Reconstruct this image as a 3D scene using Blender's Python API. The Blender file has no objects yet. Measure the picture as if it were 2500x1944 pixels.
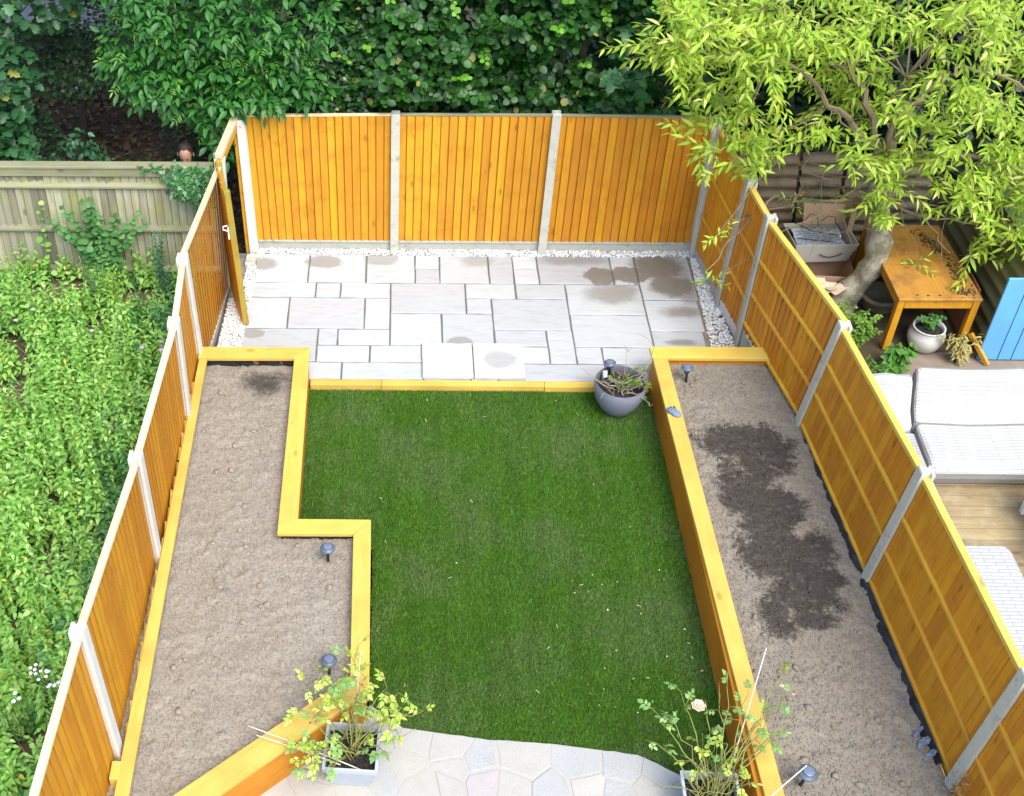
import bpy, bmesh, math, random
import numpy as np
from mathutils import Vector, Matrix, Euler
R = math.radians
random.seed(7)
rng = np.random.default_rng(7)
S = bpy.context.scene
COL = S.collection

# ------------------------------------------------------------------ camera, sky, sun, exposure
cd = bpy.data.cameras.new('camera')
cam = bpy.data.objects.new('camera', cd); COL.objects.link(cam); S.camera = cam
yaw, pit, rol = -0.038, 0.723, 0.015
fwd = Vector((math.sin(yaw)*math.cos(pit), math.cos(yaw)*math.cos(pit), -math.sin(pit)))
rgt0 = Vector((math.cos(yaw), -math.sin(yaw), 0)); dwn0 = fwd.cross(rgt0)
rgt = math.cos(rol)*rgt0 + math.sin(rol)*dwn0
dwn = -math.sin(rol)*rgt0 + math.cos(rol)*dwn0
cam.matrix_world = Matrix((( rgt.x, -dwn.x, -fwd.x, 0.320),
                           ( rgt.y, -dwn.y, -fwd.y, -12.887),
                           ( rgt.z, -dwn.z, -fwd.z, 9.077), (0, 0, 0, 1)))
cd.sensor_fit = 'HORIZONTAL'; cd.sensor_width = 36
cd.lens = 3065.5/2500*36
cd.shift_x = (1250-867.2)/2500
cd.shift_y = (957.8-972)/2500
cd.clip_start = 0.1; cd.clip_end = 500

SUN_EL, SUN_AZ = R(56), R(154)          # azimuth from +Y clockwise: from the right, a little behind the camera
W = bpy.data.worlds.new('World'); S.world = W; W.use_nodes = True
wn = W.node_tree.nodes; wl = W.node_tree.links
sky = wn.new('ShaderNodeTexSky'); sky.sky_type = 'NISHITA'; sky.sun_disc = False
sky.sun_elevation = SUN_EL; sky.sun_rotation = SUN_AZ
sky.air_density = 1.2; sky.dust_density = 1.6; sky.ozone_density = 1.0
bg = wn['Background']; bg.inputs[1].default_value = 0.115
wl.new(sky.outputs[0], bg.inputs[0])
sd = bpy.data.lights.new('sun', 'SUN'); sd.energy = 1.5; sd.angle = R(42); sd.color = (1, .982, .945)
sun = bpy.data.objects.new('sun', sd); COL.objects.link(sun)
sdir = Vector((math.sin(SUN_AZ)*math.cos(SUN_EL), math.cos(SUN_AZ)*math.cos(SUN_EL), math.sin(SUN_EL)))
sun.rotation_euler = sdir.to_track_quat('Z', 'Y').to_euler(); sun.location = (6, -6, 14)
S.view_settings.view_transform = 'Standard'; S.view_settings.look = 'None'
S.view_settings.gamma = 1; S.view_settings.use_curve_mapping = False
S.view_settings.exposure = 1.78
S.cycles.max_bounces = 6; S.cycles.diffuse_bounces = 3; S.cycles.transparent_max_bounces = 4

# ------------------------------------------------------------------ object helpers
WM = {}
def link(o, loc=(0, 0, 0), parent=None, M=None):
    COL.objects.link(o)
    if M is None: M = Matrix.Translation(Vector(loc))
    WM[o.name] = M
    if parent is not None:
        o.parent = parent; o.matrix_basis = WM[parent.name].inverted() @ M
    else:
        o.matrix_basis = M
    return o
def tag(o, label=None, cat=None, group=None, kind=None):
    if label: o['label'] = label
    if cat: o['category'] = cat
    if group: o['group'] = group
    if kind: o['kind'] = kind
    return o
def thing(name, label, cat, loc, group=None):
    return tag(link(bpy.data.objects.new(name, None), loc), label, cat, group)
def mesh(name, V, F, mats, smooth=False, mi=None):
    me = bpy.data.meshes.new(name)
    me.from_pydata([tuple(v) for v in V], [], [tuple(f) for f in F])
    for m in (mats if isinstance(mats, (list, tuple)) else [mats]): me.materials.append(m)
    if mi is not None: me.polygons.foreach_set('material_index', np.asarray(mi, dtype=np.int32))
    if smooth: me.polygons.foreach_set('use_smooth', np.ones(len(me.polygons), dtype=bool))
    me.update(); return me
def fastmesh(name, V, F, mats, smooth=False, mi=None):
    """V (n,3) array, F (m,k) array: all faces with k corners"""
    V = np.asarray(V, dtype=np.float32); F = np.asarray(F, dtype=np.int32)
    me = bpy.data.meshes.new(name)
    me.vertices.add(len(V)); me.vertices.foreach_set('co', V.ravel())
    n, k = F.shape
    me.loops.add(n*k); me.loops.foreach_set('vertex_index', F.ravel())
    me.polygons.add(n); me.polygons.foreach_set('loop_start', np.arange(0, n*k, k, dtype=np.int32))
    if smooth: me.polygons.foreach_set('use_smooth', np.ones(n, dtype=bool))
    for m in (mats if isinstance(mats, (list, tuple)) else [mats]): me.materials.append(m)
    if mi is not None: me.polygons.foreach_set('material_index', np.asarray(mi, dtype=np.int32))
    me.update(calc_edges=True); return me
def mk(name, me, parent=None, loc=None, world=True):
    """link a mesh whose vertices are in world space; its origin goes to loc (or the parent's)"""
    if loc is None: loc = tuple(WM[parent.name].to_translation()) if parent else (0, 0, 0)
    if world and any(loc): me.transform(Matrix.Translation(-Vector(loc)))
    return link(bpy.data.objects.new(name, me), loc, parent)

class G:
    """collects faces of any shape for one mesh"""
    def __init__(s): s.V = []; s.F = []; s.M = []
    def add(s, V, F, m=0):
        b = len(s.V); s.V += [tuple(v) for v in V]; s.F += [tuple(i+b for i in f) for f in F]; s.M += [m]*len(F)
    def box(s, c, sz, rot=None, m=0):
        x, y, z = sz[0]/2, sz[1]/2, sz[2]/2
        P = [Vector(p) for p in ((-x,-y,-z),(x,-y,-z),(x,y,-z),(-x,y,-z),(-x,-y,z),(x,-y,z),(x,y,z),(-x,y,z))]
        if rot is not None: P = [rot @ p for p in P]
        s.add([p+Vector(c) for p in P], BOXF, m)
    def prism(s, poly, z0, z1, m=0):
        n = len(poly)
        V = [(p[0], p[1], z0 if not isinstance(z0, (list, tuple)) else z0[i]) for i, p in enumerate(poly)]
        V += [(p[0], p[1], z1 if not isinstance(z1, (list, tuple)) else z1[i]) for i, p in enumerate(poly)]
        F = [tuple(range(n-1, -1, -1)), tuple(range(n, 2*n))] + [(i, (i+1) % n, n+(i+1) % n, n+i) for i in range(n)]
        s.add(V, F, m)
    def tube(s, pts, rad, n=5, m=0, cap=True):
        pts = [Vector(p) for p in pts]; rad = rad if isinstance(rad, (list, tuple)) else [rad]*len(pts)
        V = []; F = []; up = None
        for i, p in enumerate(pts):
            d = (pts[min(i+1, len(pts)-1)] - pts[max(i-1, 0)])
            d = d.normalized() if d.length > 1e-9 else Vector((0, 0, 1))
            if up is None: up = d.orthogonal().normalized()
            up = up - d*up.dot(d)
            up = up.normalized() if up.length > 1e-6 else d.orthogonal().normalized()
            w = d.cross(up)
            for k in range(n):
                a = 2*math.pi*k/n; V.append(p + (up*math.cos(a) + w*math.sin(a))*rad[i])
        for i in range(len(pts)-1):
            for k in range(n): F.append((i*n+k, i*n+(k+1) % n, (i+1)*n+(k+1) % n, (i+1)*n+k))
        if cap: F += [tuple(range(n-1, -1, -1)), tuple(range((len(pts)-1)*n, len(pts)*n))]
        s.add(V, F, m)
    def lathe(s, prof, n=24, c=(0, 0, 0), m=0):
        V = []; F = []; k = len(prof)
        for r, z in prof:
            for i in range(n):
                a = 2*math.pi*i/n; V.append((c[0]+r*math.cos(a), c[1]+r*math.sin(a), c[2]+z))
        for j in range(k-1):
            for i in range(n): F.append((j*n+i, j*n+(i+1) % n, (j+1)*n+(i+1) % n, (j+1)*n+i))
        s.add(V, F, m)
    def out(s, name, mats, smooth=False, bevel=0):
        me = mesh(name, s.V, s.F, mats, smooth, s.M)
        if bevel:
            bm = bmesh.new(); bm.from_mesh(me)
            bmesh.ops.bevel(bm, geom=list(bm.edges), offset=bevel, segments=1, affect='EDGES', profile=.6)
            bm.to_mesh(me); bm.free(); me.update()
        return me
BOXF = [(0,3,2,1),(4,5,6,7),(0,1,5,4),(1,2,6,5),(2,3,7,6),(3,0,4,7)]

# noise ------------------------------------------------------------------------------------------------
_T = rng.random((64, 64, 64)).astype(np.float32)
def vnoise(P, s=1.0):
    P = np.asarray(P, dtype=np.float64)*s + 100.37
    i = np.floor(P).astype(int); f = P-i; f = f*f*(3-2*f); i &= 63; j = (i+1) & 63
    x0, y0, z0 = i.T; x1, y1, z1 = j.T; fx, fy, fz = f.T
    c = lambda a, b, d: _T[a, b, d]
    return ((c(x0,y0,z0)*(1-fx)+c(x1,y0,z0)*fx)*(1-fy)+(c(x0,y1,z0)*(1-fx)+c(x1,y1,z0)*fx)*fy)*(1-fz) + \
           ((c(x0,y0,z1)*(1-fx)+c(x1,y0,z1)*fx)*(1-fy)+(c(x0,y1,z1)*(1-fx)+c(x1,y1,z1)*fx)*fy)*fz
def fbm(P, s=1.0, o=3):
    P = np.asarray(P); r = 0; a = .5; t = 0
    for _ in range(o): r = r+a*vnoise(P, s); t += a; a *= .5; s *= 2.03
    return r/t
def in_poly(X, Y, poly):
    ins = np.zeros(X.shape, bool); n = len(poly)
    for i in range(n):
        x0, y0 = poly[i]; x1, y1 = poly[(i+1) % n]
        c = ((y0 > Y) != (y1 > Y))
        with np.errstate(divide='ignore', invalid='ignore'):
            ins ^= c & (X < (x1-x0)*(Y-y0)/((y1-y0) if y1 != y0 else 1e-9)+x0)
    return ins
def unit(a): return a/np.maximum(np.linalg.norm(a, axis=-1, keepdims=True), 1e-9)

# ------------------------------------------------------------------ materials
class N:
    def __init__(s, name, rough=.7):
        s.m = bpy.data.materials.new(name); s.m.use_nodes = True; s.t = s.m.node_tree
        s.b = s.t.nodes['Principled BSDF']; s.b.inputs['Roughness'].default_value = rough
        s.b.inputs['Specular IOR Level'].default_value = .35
    def n(s, typ, **kw):
        x = s.t.nodes.new(typ)
        for k, v in kw.items(): setattr(x, k, v)
        return x
    def l(s, a, b): s.t.links.new(a, b)
    def val(s, sock, v):
        if hasattr(v, 'links') or hasattr(v, 'is_linked'): s.l(v, sock)
        else: sock.default_value = v
    def pos(s): return s.n('ShaderNodeNewGeometry').outputs['Position']
    def mapped(s, vec, scale=(1, 1, 1), rot=(0, 0, 0)):
        q = s.n('ShaderNodeMapping'); s.l(vec, q.inputs[0]); q.inputs['Scale'].default_value = scale; q.inputs['Rotation'].default_value = rot
        return q.outputs[0]
    def noise(s, vec, scale, detail=3, rough=.55, dist=0):
        q = s.n('ShaderNodeTexNoise'); s.l(vec, q.inputs['Vector'])
        q.inputs['Scale'].default_value = scale; q.inputs['Detail'].default_value = detail
        q.inputs['Roughness'].default_value = rough; q.inputs['Distortion'].default_value = dist
        return q.outputs['Fac']
    def voro(s, vec, scale, feature='F1', out='Distance'):
        q = s.n('ShaderNodeTexVoronoi', feature=feature); s.l(vec, q.inputs['Vector']); q.inputs['Scale'].default_value = scale
        return q.outputs[out]
    def ramp(s, f, a, b, lo=0., hi=1.):
        q = s.n('ShaderNodeMapRange'); q.interpolation_type = 'SMOOTHSTEP'; s.l(f, q.inputs[0])
        q.inputs[1].default_value = a; q.inputs[2].default_value = b; q.inputs[3].default_value = lo; q.inputs[4].default_value = hi
        return q.outputs[0]
    def math(s, op, a, b=0., c=0.):
        q = s.n('ShaderNodeMath', operation=op)
        for i, v in enumerate((a, b, c)): s.val(q.inputs[i], v)
        return q.outputs[0]
    def mix(s, f, a, b, blend='MIX'):
        q = s.n('ShaderNodeMix', data_type='RGBA', blend_type=blend)
        s.val(q.inputs[0], f)
        for i, v in ((6, a), (7, b)):
            if isinstance(v, tuple): v = (*v[:3], 1)
            s.val(q.inputs[i], v)
        return q.outputs[2]
    def objrand(s): return s.n('ShaderNodeObjectInfo').outputs['Random']
    def island(s): return s.n('ShaderNodeNewGeometry').outputs['Random Per Island']
    def hsv(s, col, h=.5, sat=1., v=1.):
        q = s.n('ShaderNodeHueSaturation'); s.val(q.inputs['Hue'], h); s.val(q.inputs['Saturation'], sat); s.val(q.inputs['Value'], v)
        s.val(q.inputs['Color'], col if not isinstance(col, tuple) else (*col[:3], 1)); return q.outputs[0]
    def color(s, c): s.val(s.b.inputs['Base Color'], c if not isinstance(c, tuple) else (*c[:3], 1)); return s
    def bump(s, h, strength=.4, dist=.01):
        q = s.n('ShaderNodeBump'); s.l(h, q.inputs['Height']); q.inputs['Strength'].default_value = strength; q.inputs['Distance'].default_value = dist
        s.l(q.outputs[0], s.b.inputs['Normal']); return s
    def blob(s, P, c, r, sx=1, sy=1, n=None, soft=.25, amt=.5):
        """soft-edged ragged patch round a world point (a stain or a wet place)"""
        v = s.n('ShaderNodeVectorMath', operation='SUBTRACT'); s.l(P, v.inputs[0]); v.inputs[1].default_value = (*c, 0) if len(c) == 2 else c
        v2 = s.n('ShaderNodeVectorMath', operation='MULTIPLY'); s.l(v.outputs[0], v2.inputs[0]); v2.inputs[1].default_value = (1/sx, 1/sy, 0)
        ln = s.n('ShaderNodeVectorMath', operation='LENGTH'); s.l(v2.outputs[0], ln.inputs[0])
        d = ln.outputs['Value']
        if n is not None: d = s.math('MULTIPLY_ADD', n, -amt, s.math('ADD', d, amt*.5))
        return s.ramp(d, r*(1+soft), r*(1-soft), 0, 1)

def plain(name, c, rough=.7, var=.12, scale=14, bump=.15, metal=0):
    m = N(name, rough); P = m.pos(); n = m.noise(P, scale, 4)
    m.color(m.mix(n, tuple(x*(1-var) for x in c), tuple(min(1, x*(1+var)) for x in c)))
    m.b.inputs['Metallic'].default_value = metal
    if bump: m.bump(m.noise(P, scale*6, 3), bump, .004)
    return m.m

def timber(name, base, dark, axis='z', ang=0., vary=.35, knots=True, rough=.6, weather=None, grain=1.25, light=None):
    m = N(name, rough); P = m.pos()
    r = m.objrand()
    off = m.n('ShaderNodeCombineXYZ'); m.l(m.math('MULTIPLY', r, 37.), off.inputs[0]); m.l(m.math('MULTIPLY', r, 91.), off.inputs[1]); m.l(m.math('MULTIPLY', r, 53.), off.inputs[2])
    ad = m.n('ShaderNodeVectorMath', operation='ADD'); m.l(P, ad.inputs[0]); m.l(off.outputs[0], ad.inputs[1]); Q = ad.outputs[0]
    lo = 1.6
    sc = {'z': (26, 26, lo), 'x': (lo, 26, 26), 'y': (26, lo, 26)}[axis]
    if ang: Q = m.mapped(Q, (1, 1, 1), (0, 0, ang))
    g = m.noise(m.mapped(Q, sc), 1.0, 4, .6, .6)
    g2 = m.noise(m.mapped(Q, tuple(x*2.6 for x in sc)), 1.0, 2, .5)
    big = m.noise(Q, 2.2, 3)
    c = m.mix(m.math('MULTIPLY', m.ramp(g, .35, .75), .55*grain), base, dark)
    c = m.mix(m.math('MULTIPLY', m.ramp(big, .35, .75), .5), c, tuple(x*.72 for x in dark) if light is None else light)
    if knots:
        v = m.voro(m.mapped(Q, {'z': (5, 5, 2.2), 'x': (2.2, 5, 5), 'y': (5, 2.2, 5)}[axis]), 1.0)
        k = m.ramp(v, .16, .05); c = m.mix(m.math('MULTIPLY', k, .55), c, tuple(x*.38 for x in dark))
    c = m.hsv(c, m.math('MULTIPLY_ADD', r, .014, .493), 1., m.math('MULTIPLY_ADD', r, vary, 1-vary*.55))
    if weather:
        w = m.noise(P, 5, 5, .65); c = m.mix(m.ramp(w, .45, .72, 0, weather[1]), c, weather[0])
    m.color(c)
    h = m.math('ADD', g, m.math('MULTIPLY', g2, .5)); m.bump(h, .25, .004)
    return m.m

ORA, ORD = (.56, .265, .010), (.45, .175, .006)
T = {}
T['board'] = timber('stained_timber', ORA, ORD, 'z', vary=.22, weather=((.36, .135, .006), .55), light=(.50, .23, .018))
T['board_r'] = timber('stained_timber_orange', (.56, .235, .009), (.43, .150, .006), 'z', vary=.22, weather=((.34, .115, .007), .45), light=(.48, .21, .018))
T['rail'] = timber('stained_rail', (.62, .33, .028), (.55, .26, .018), 'y', vary=.15, knots=False)
T['cap'] = timber('stained_cap', (.61, .41, .085), (.55, .335, .05), 'y', vary=.12)
T['capx'] = timber('stained_cap_across', (.61, .41, .085), (.55, .335, .05), 'x', vary=.12)
T['capd'] = timber('stained_cap_diagonal', (.61, .41, .085), (.55, .335, .05), 'x', R(-42), vary=.12)
T['sl'] = timber('stained_sleeper', (.50, .20, .012), (.40, .135, .007), 'y', vary=.15)
T['slx'] = timber('stained_sleeper_across', (.50, .20, .012), (.40, .135, .007), 'x', vary=.15)
T['sld'] = timber('stained_sleeper_diagonal', (.50, .20, .012), (.40, .135, .007), 'x', R(-42), vary=.15)
T['cream'] = timber('pale_capping', (.66, .55, .33), (.60, .46, .24), 'y', vary=.1, knots=False)
T['grey'] = timber('weathered_board', (.34, .315, .21), (.15, .115, .065), 'z', vary=.75, rough=.85, weather=((.25, .27, .06), .65), light=(.38, .37, .29))
T['greyx'] = timber('weathered_rail', (.24, .225, .135), (.15, .14, .08), 'x', vary=.3, rough=.85, weather=((.25, .27, .06), .5), light=(.27, .26, .18))
T['gate'] = timber('gate_edge_timber', (.36, .25, .035), (.24, .15, .02), 'z', vary=.2, weather=((.28, .27, .03), .6))
T['table'] = timber('table_timber', (.44, .20, .035), (.34, .13, .02), 'y', vary=.15, knots=False, weather=((.17, .085, .03), .75))
T['deck'] = timber('deck_timber', (.36, .28, .15), (.24, .17, .085), 'x', vary=.4, rough=.8, weather=((.42, .36, .22), .5))

def concrete(name, c, moss=.3):
    m = N(name, .9); P = m.pos()
    n = m.noise(P, 9, 5, .7); f = m.noise(P, 120, 2)
    col = m.mix(n, tuple(x*.75 for x in c), tuple(x*1.15 for x in c))
    col = m.mix(m.ramp(m.noise(P, 6.5, 6, .75), .52, .72, 0, moss), col, (.10, .125, .05))
    m.color(m.mix(m.ramp(f, .3, .7, 0, .25), col, (.5, .49, .45))); m.bump(f, .4, .003); return m.m
CONC = concrete('concrete', (.46, .44, .36), .6)
CONW = concrete('pale_concrete', (.60, .585, .53), .10)
CONM = concrete('mossy_concrete', (.36, .36, .30), .75)

# ------------------------------------------------------------------ ground
def terrain(name, x0, x1, y0, y1, step, zf, mat, poly=None, loc=None, smooth=True):
    nx = int((x1-x0)/step)+1; ny = int((y1-y0)/step)+1
    X, Y = np.meshgrid(np.linspace(x0, x1, nx), np.linspace(y0, y1, ny))
    Z = zf(X.ravel(), Y.ravel())
    V = np.stack([X.ravel(), Y.ravel(), Z], 1)
    i = np.arange(nx*ny).reshape(ny, nx)
    F = np.stack([i[:-1, :-1].ravel(), i[:-1, 1:].ravel(), i[1:, 1:].ravel(), i[1:, :-1].ravel()], 1)
    if poly is not None:
        c = V[F].mean(1); F = F[in_poly(c[:, 0], c[:, 1], poly)]
        u, inv = np.unique(F, return_inverse=True); V = V[u]; F = inv.reshape(F.shape)
    me = fastmesh(name, V, F, mat, smooth)
    return mk(name, me, None, loc or (0, 0, 0))
def xyz(X, Y, z=0.): return np.stack([X, Y, np.full_like(X, z)], 1)

mg = N('dark_earth', .95); P = mg.pos()
mg.color(mg.mix(mg.noise(P, 7, 6, .7), (.035, .024, .014), (.10, .07, .04))); mg.bump(mg.noise(P, 40, 4), .6, .02)
EARTH = mg.m
tag(terrain('ground', -60, 60, -40, 70, 1.0, lambda X, Y: -.46+.10*(fbm(xyz(X, Y), .4)-.5), EARTH), kind='structure')

def soil_mat(name, wet, k=1.):
    m = N(name, .97); m.b.inputs['Specular IOR Level'].default_value = .1; P = m.pos()
    n1 = m.noise(P, 2.3, 5, .6); n2 = m.noise(P, 45, 4, .7); n3 = m.noise(P, 160, 2)
    c = m.mix(n1, (.205*k, .174*k, .133*k), (.295*k, .260*k, .207*k))
    c = m.mix(m.ramp(n2, .35, .68, 0, .55), c, (.150, .116, .084))
    c = m.mix(m.ramp(n3, .60, .72, 0, .5), c, (.38, .32, .26))
    if wet:
        nn = m.math('ADD', m.math('MULTIPLY', m.noise(P, 4.5, 6, .75), .75), m.math('MULTIPLY', m.noise(P, 16, 5, .75), .35)); nn = m.math('MULTIPLY_ADD', m.math('SUBTRACT', n2, .5), .22, nn); f = None
        for (cx, cy, r, sx, sy, so) in wet:
            b = m.blob(P, (cx, cy), .86, r*sx, r*sy, nn, .26+so, 3.1)
            f = b if f is None else m.math('MAXIMUM', f, b)
        f = m.math('MULTIPLY', f, m.ramp(m.noise(P, 20, 5, .75), .28, .48, .55, 1.)); c = m.mix(m.math('MULTIPLY', f, .88), c, m.mix(n2, (.016, .014, .013), (.060, .049, .041)))
        m.l(m.math('MULTIPLY_ADD', f, -.35, .97), m.b.inputs['Roughness'])
    m.color(c); crumb = m.voro(P, 95); m.bump(m.math('ADD', m.math('MULTIPLY', crumb, .8), m.math('ADD', m.math('MULTIPLY', n2, .5), n3)), .5, .010); return m.m
WETR = [(3.95, -4.0, .22, .9, 1.6, .1), (3.85, -4.75, .30, .9, 1.2, .1), (4.0, -5.3, .28, 1, 1.2, .1), (3.80, -3.60, .33, 1.2, .75, 0), (4.13, -3.78, .25, .9, 1.2, 0), (3.75, -4.35, .28, .9, 1.5, 0), (3.95, -4.55, .3, 1, 1, 0), (3.86, -5.05, .36, .9, 1.25, 0),
        (4.28, -5.05, .19, 1., 1.2, .1), (4.0, -5.56, .32, 1.05, .95, .05), (4.26, -5.42, .15, 1.1, 1., .1), (3.72, -5.85, .2, .7, 1.2, .1), (4.05, -5.88, .14, 1.3, .7, .1)]
WETL = [(-1.02, -2.80, .17, 1.2, 1., .6)]
SOILL, SOILR = soil_mat('dry_soil', WETL, 1.2), soil_mat('watered_soil', WETR, .98)
def soilz(base, slope=None):
    def f(X, Y):
        p = xyz(X, Y)
        z = base + .05*(fbm(p, 1.1, 3)-.5) + .028*(fbm(p+7, 9, 3)-.5) + .026*np.maximum(vnoise(p+3, 26)-.60, 0)*1.9
        z += .022*np.maximum(vnoise(p+11, 15)-.64, 0)*3.2 - .03*np.maximum(vnoise(p+19, 7)-.72, 0)*3
        return z + (slope(X, Y) if slope else 0)
    return f
sfL = soilz(.285, lambda X, Y: -.03*np.clip((Y+2.7)/.3, 0, 1))
LBED = [(-1.735, -2.42), (-.66, -2.42), (-.65, -4.96), (.065, -4.96), (.08, -6.75), (-.35, -7.12), (-2.2, -8.7), (-1.9, -8.7)]
tag(terrain('soil', -2.2, .3, -8.7, -2.3, .021, sfL, SOILL, LBED), kind='structure')
sfR = soilz(.285)
RBED = [(3.2, -2.36), (4.44, -2.36), (4.62, -5.4), (4.72, -8.8), (3.30, -8.8)]
tag(terrain('soil', 3.1, 4.8, -8.8, -2.3, .021, sfR, SOILR, RBED), kind='structure')

# ------------------------------------------------------------------ patio
def stone(name, c0, c1, stains=True, joints=False):
    m = N(name, .62); P = m.pos(); r = m.objrand()
    ad = m.n('ShaderNodeVectorMath', operation='ADD'); m.l(P, ad.inputs[0])
    cb = m.n('ShaderNodeCombineXYZ'); m.l(m.math('MULTIPLY', r, 61.), cb.inputs[0]); m.l(m.math('MULTIPLY', r, 17.), cb.inputs[1]); m.l(cb.outputs[0], ad.inputs[1])
    Q = ad.outputs[0]
    n1 = m.noise(Q, 1.7, 5, .6, .7); n2 = m.noise(m.mapped(Q, (3, 14, 3), (0, 0, .5)), 1.2, 5, .65, .8); n3 = m.noise(P, 55, 3)
    c = m.mix(n1, c0, c1)
    c = m.mix(m.ramp(n2, .46, .74, 0, .42), c, (.29, .285, .26))
    c = m.hsv(c, m.math('MULTIPLY_ADD', m.math('FRACT', m.math('MULTIPLY', r, 7.3)), .05, .475), m.math('MULTIPLY_ADD', m.math('FRACT', m.math('MULTIPLY', r, 3.7)), .9, .5), m.math('MULTIPLY_ADD', r, .24, .82))
    c = m.mix(m.ramp(n3, .6, .75, 0, .15), c, (.30, .29, .26))
    if stains:
        nn = m.math('ADD', m.math('MULTIPLY', m.noise(P, 4.5, 6, .72), .7), m.math('MULTIPLY', m.noise(P, 15, 5, .75), .35))
        f = None
        for (cx, cy, rx, ry, k, so) in STAINS:
            b = m.math('MULTIPLY', m.blob(P, (cx, cy), 1, rx, ry, nn, so, 1.4 if k < .6 else 2.2), k)
            f = b if f is None else m.math('MAXIMUM', f, b)
        dk = m.mix(m.noise(P, 9, 4, .7), (.085, .072, .052), (.20, .165, .115))
        c = m.mix(f, c, dk)
    m.color(c); m.bump(m.math('ADD', n2, m.math('MULTIPLY', n3, .35)), .25, .006); return m.m
# stain: centre, radii, strength, softness
STAINS = [(-1.27, -.22, .16, .13, .55, .3), (-.52, -.17, .22, .13, .55, .18), (.18, -.10, .21, .13, .42, .2), (1.36, -.12, .18, .12, .42, .5),
          (2.55, -.10, .42, .10, .55, .5), (2.86, -.44, .19, .17, .85, .1), (3.22, -.40, .24, .17, .88, .1), (3.0, -.62, .22, .06, .3, .6),
          (3.58, -.22, .30, .30, .9, .35), (3.68, -.62, .26, .20, .85, .3), (2.93, -.80, .27, .17, .60, .45), (3.05, -.72, .2, .12, .55, .4),
          (3.74, -1.13, .22, .10, .65, .6), (3.62, -1.70, .15, .05, .7, .5), (1.10, -1.72, .145, .085, .5, .10), (1.53, -2.08, .185, .145, .34, .16),
          (-1.28, -1.60, .14, .085, .5, .14), (3.85, -.78, .1, .2, .5, .5)]
SAND = stone('sandstone', (.40, .418, .422), (.455, .46, .445))
STEPST = stone('pale_step_stone', (.455, .465, .465), (.48, .485, .475))
mm = plain('grey_mortar', (.13, .135, .12), .95, .25, 30, .4)
g = G(); g.prism([(-1.60, .02), (4.02, .02), (3.92, -2.43), (-1.60, -2.43)], -.30, -.016)
PATIO = tag(mk('patio', g.out('patio', mm)), kind='structure')
Mx, My = .3, .2985
slabs = [(-4.56,-2.35,0,2),(-2.35,0,0,2),(0,2,0,2),(2,3,0,1),(2,3,1,2),(3,5,0,2),(5,6,0,2),(6,7,0,.95),(6,7,.95,2),(7,10,0,2),(10,11,0,2),(11,13.22,0,3),
 (-4.6,-2,2,3),(-2,-1,2,3),(-1,1,2,3),(1,4,2,4),(4,6,2,3),(6,8,2,3),(8,11,2,4),
 (-4.68,-3,3,5),(-3,0,3,5),(0,1,3,5),(4,5,3,4),(5,8,3,5),(11,13.12,3,5),(1,3,4,6),(3,5,4,6),(8,11,4,6),
 (-4.75,-1.77,5,7),(-1.77,-1,5,6),(-1,1,5,6),(-1.77,.25,6,7),(.25,2.25,6,7),(-3.2,-.78,7,8),(-.78,2.25,7,8),(2.25,4,6,8),(4,5,6,8),
 (5,7,5,6),(7,8,5,7),(5,7,6,7),(8,9,6,7),(9,11,6,7),(5,9,7,8),(9,11,7,8),(11,13.0,5,7),(11,13.0,7,8)]
def slab_mesh(x0, x1, y0, y1, z0, z1, mat, jag=.004, gap=.009):
    """a riven flag: slightly uneven outline, a chamfer and a top that is not quite flat"""
    w, h = x1-x0, y1-y0; nx, ny = max(2, int(w/.15)), max(2, int(h/.15))
    ring = []
    for i in range(nx): ring.append((x0+gap+(w-2*gap)*i/nx, y0+gap))
    for i in range(ny): ring.append((x1-gap, y0+gap+(h-2*gap)*i/ny))
    for i in range(nx): ring.append((x1-gap-(w-2*gap)*i/nx, y1-gap))
    for i in range(ny): ring.append((x0+gap, y1-gap-(h-2*gap)*i/ny))
    ring = [(x+random.uniform(-jag, jag), y+random.uniform(-jag, jag)) for x, y in ring]
    cx, cy = (x0+x1)/2, (y0+y1)/2; n = len(ring)
    dz = [random.uniform(-.0025, .0025) for _ in ring]
    sh = lambda p, d: (p[0]+(d if p[0] < cx else -d), p[1]+(d if p[1] < cy else -d))
    V = [(x, y, z0) for x, y in ring] + [(x, y, z1-.006+d) for (x, y), d in zip(ring, dz)] + [(*sh(p, .007), z1+d) for p, d in zip(ring, dz)] + [(cx, cy, z1)]
    F = [(i, (i+1) % n, n+(i+1) % n, n+i) for i in range(n)] + [(n+i, n+(i+1) % n, 2*n+(i+1) % n, 2*n+i) for i in range(n)] + [(2*n+i, 2*n+(i+1) % n, 3*n) for i in range(n)]
    return mesh('paving_slab', V, F, mat)
for (u0, u1, v0, v1) in slabs:
    x0, x1, y0, y1 = u0*Mx, u1*Mx, -v1*My, -v0*My
    mk('paving_slab', slab_mesh(x0, x1, y0, y1, -.04, random.uniform(-.002, .002), SAND), PATIO, ((x0+x1)/2, (y0+y1)/2, 0))
st = thing('patio_step', 'pair of whiter slabs laid proud of the patio beside the lawn edge', 'step', (1.23, -2.1, 0))
for (x0, x1) in ((.66, 1.235), (1.235, 1.81)):
    mk('paving_slab', slab_mesh(x0, x1, -2.385, -1.785, .004, .045, STEPST, .002, .006), st)
g = G(); g.box((1.235, -2.085, .012), (1.12, .57, .02)); mk('mortar_bed', g.out('mortar_bed', mm), st)
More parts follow.
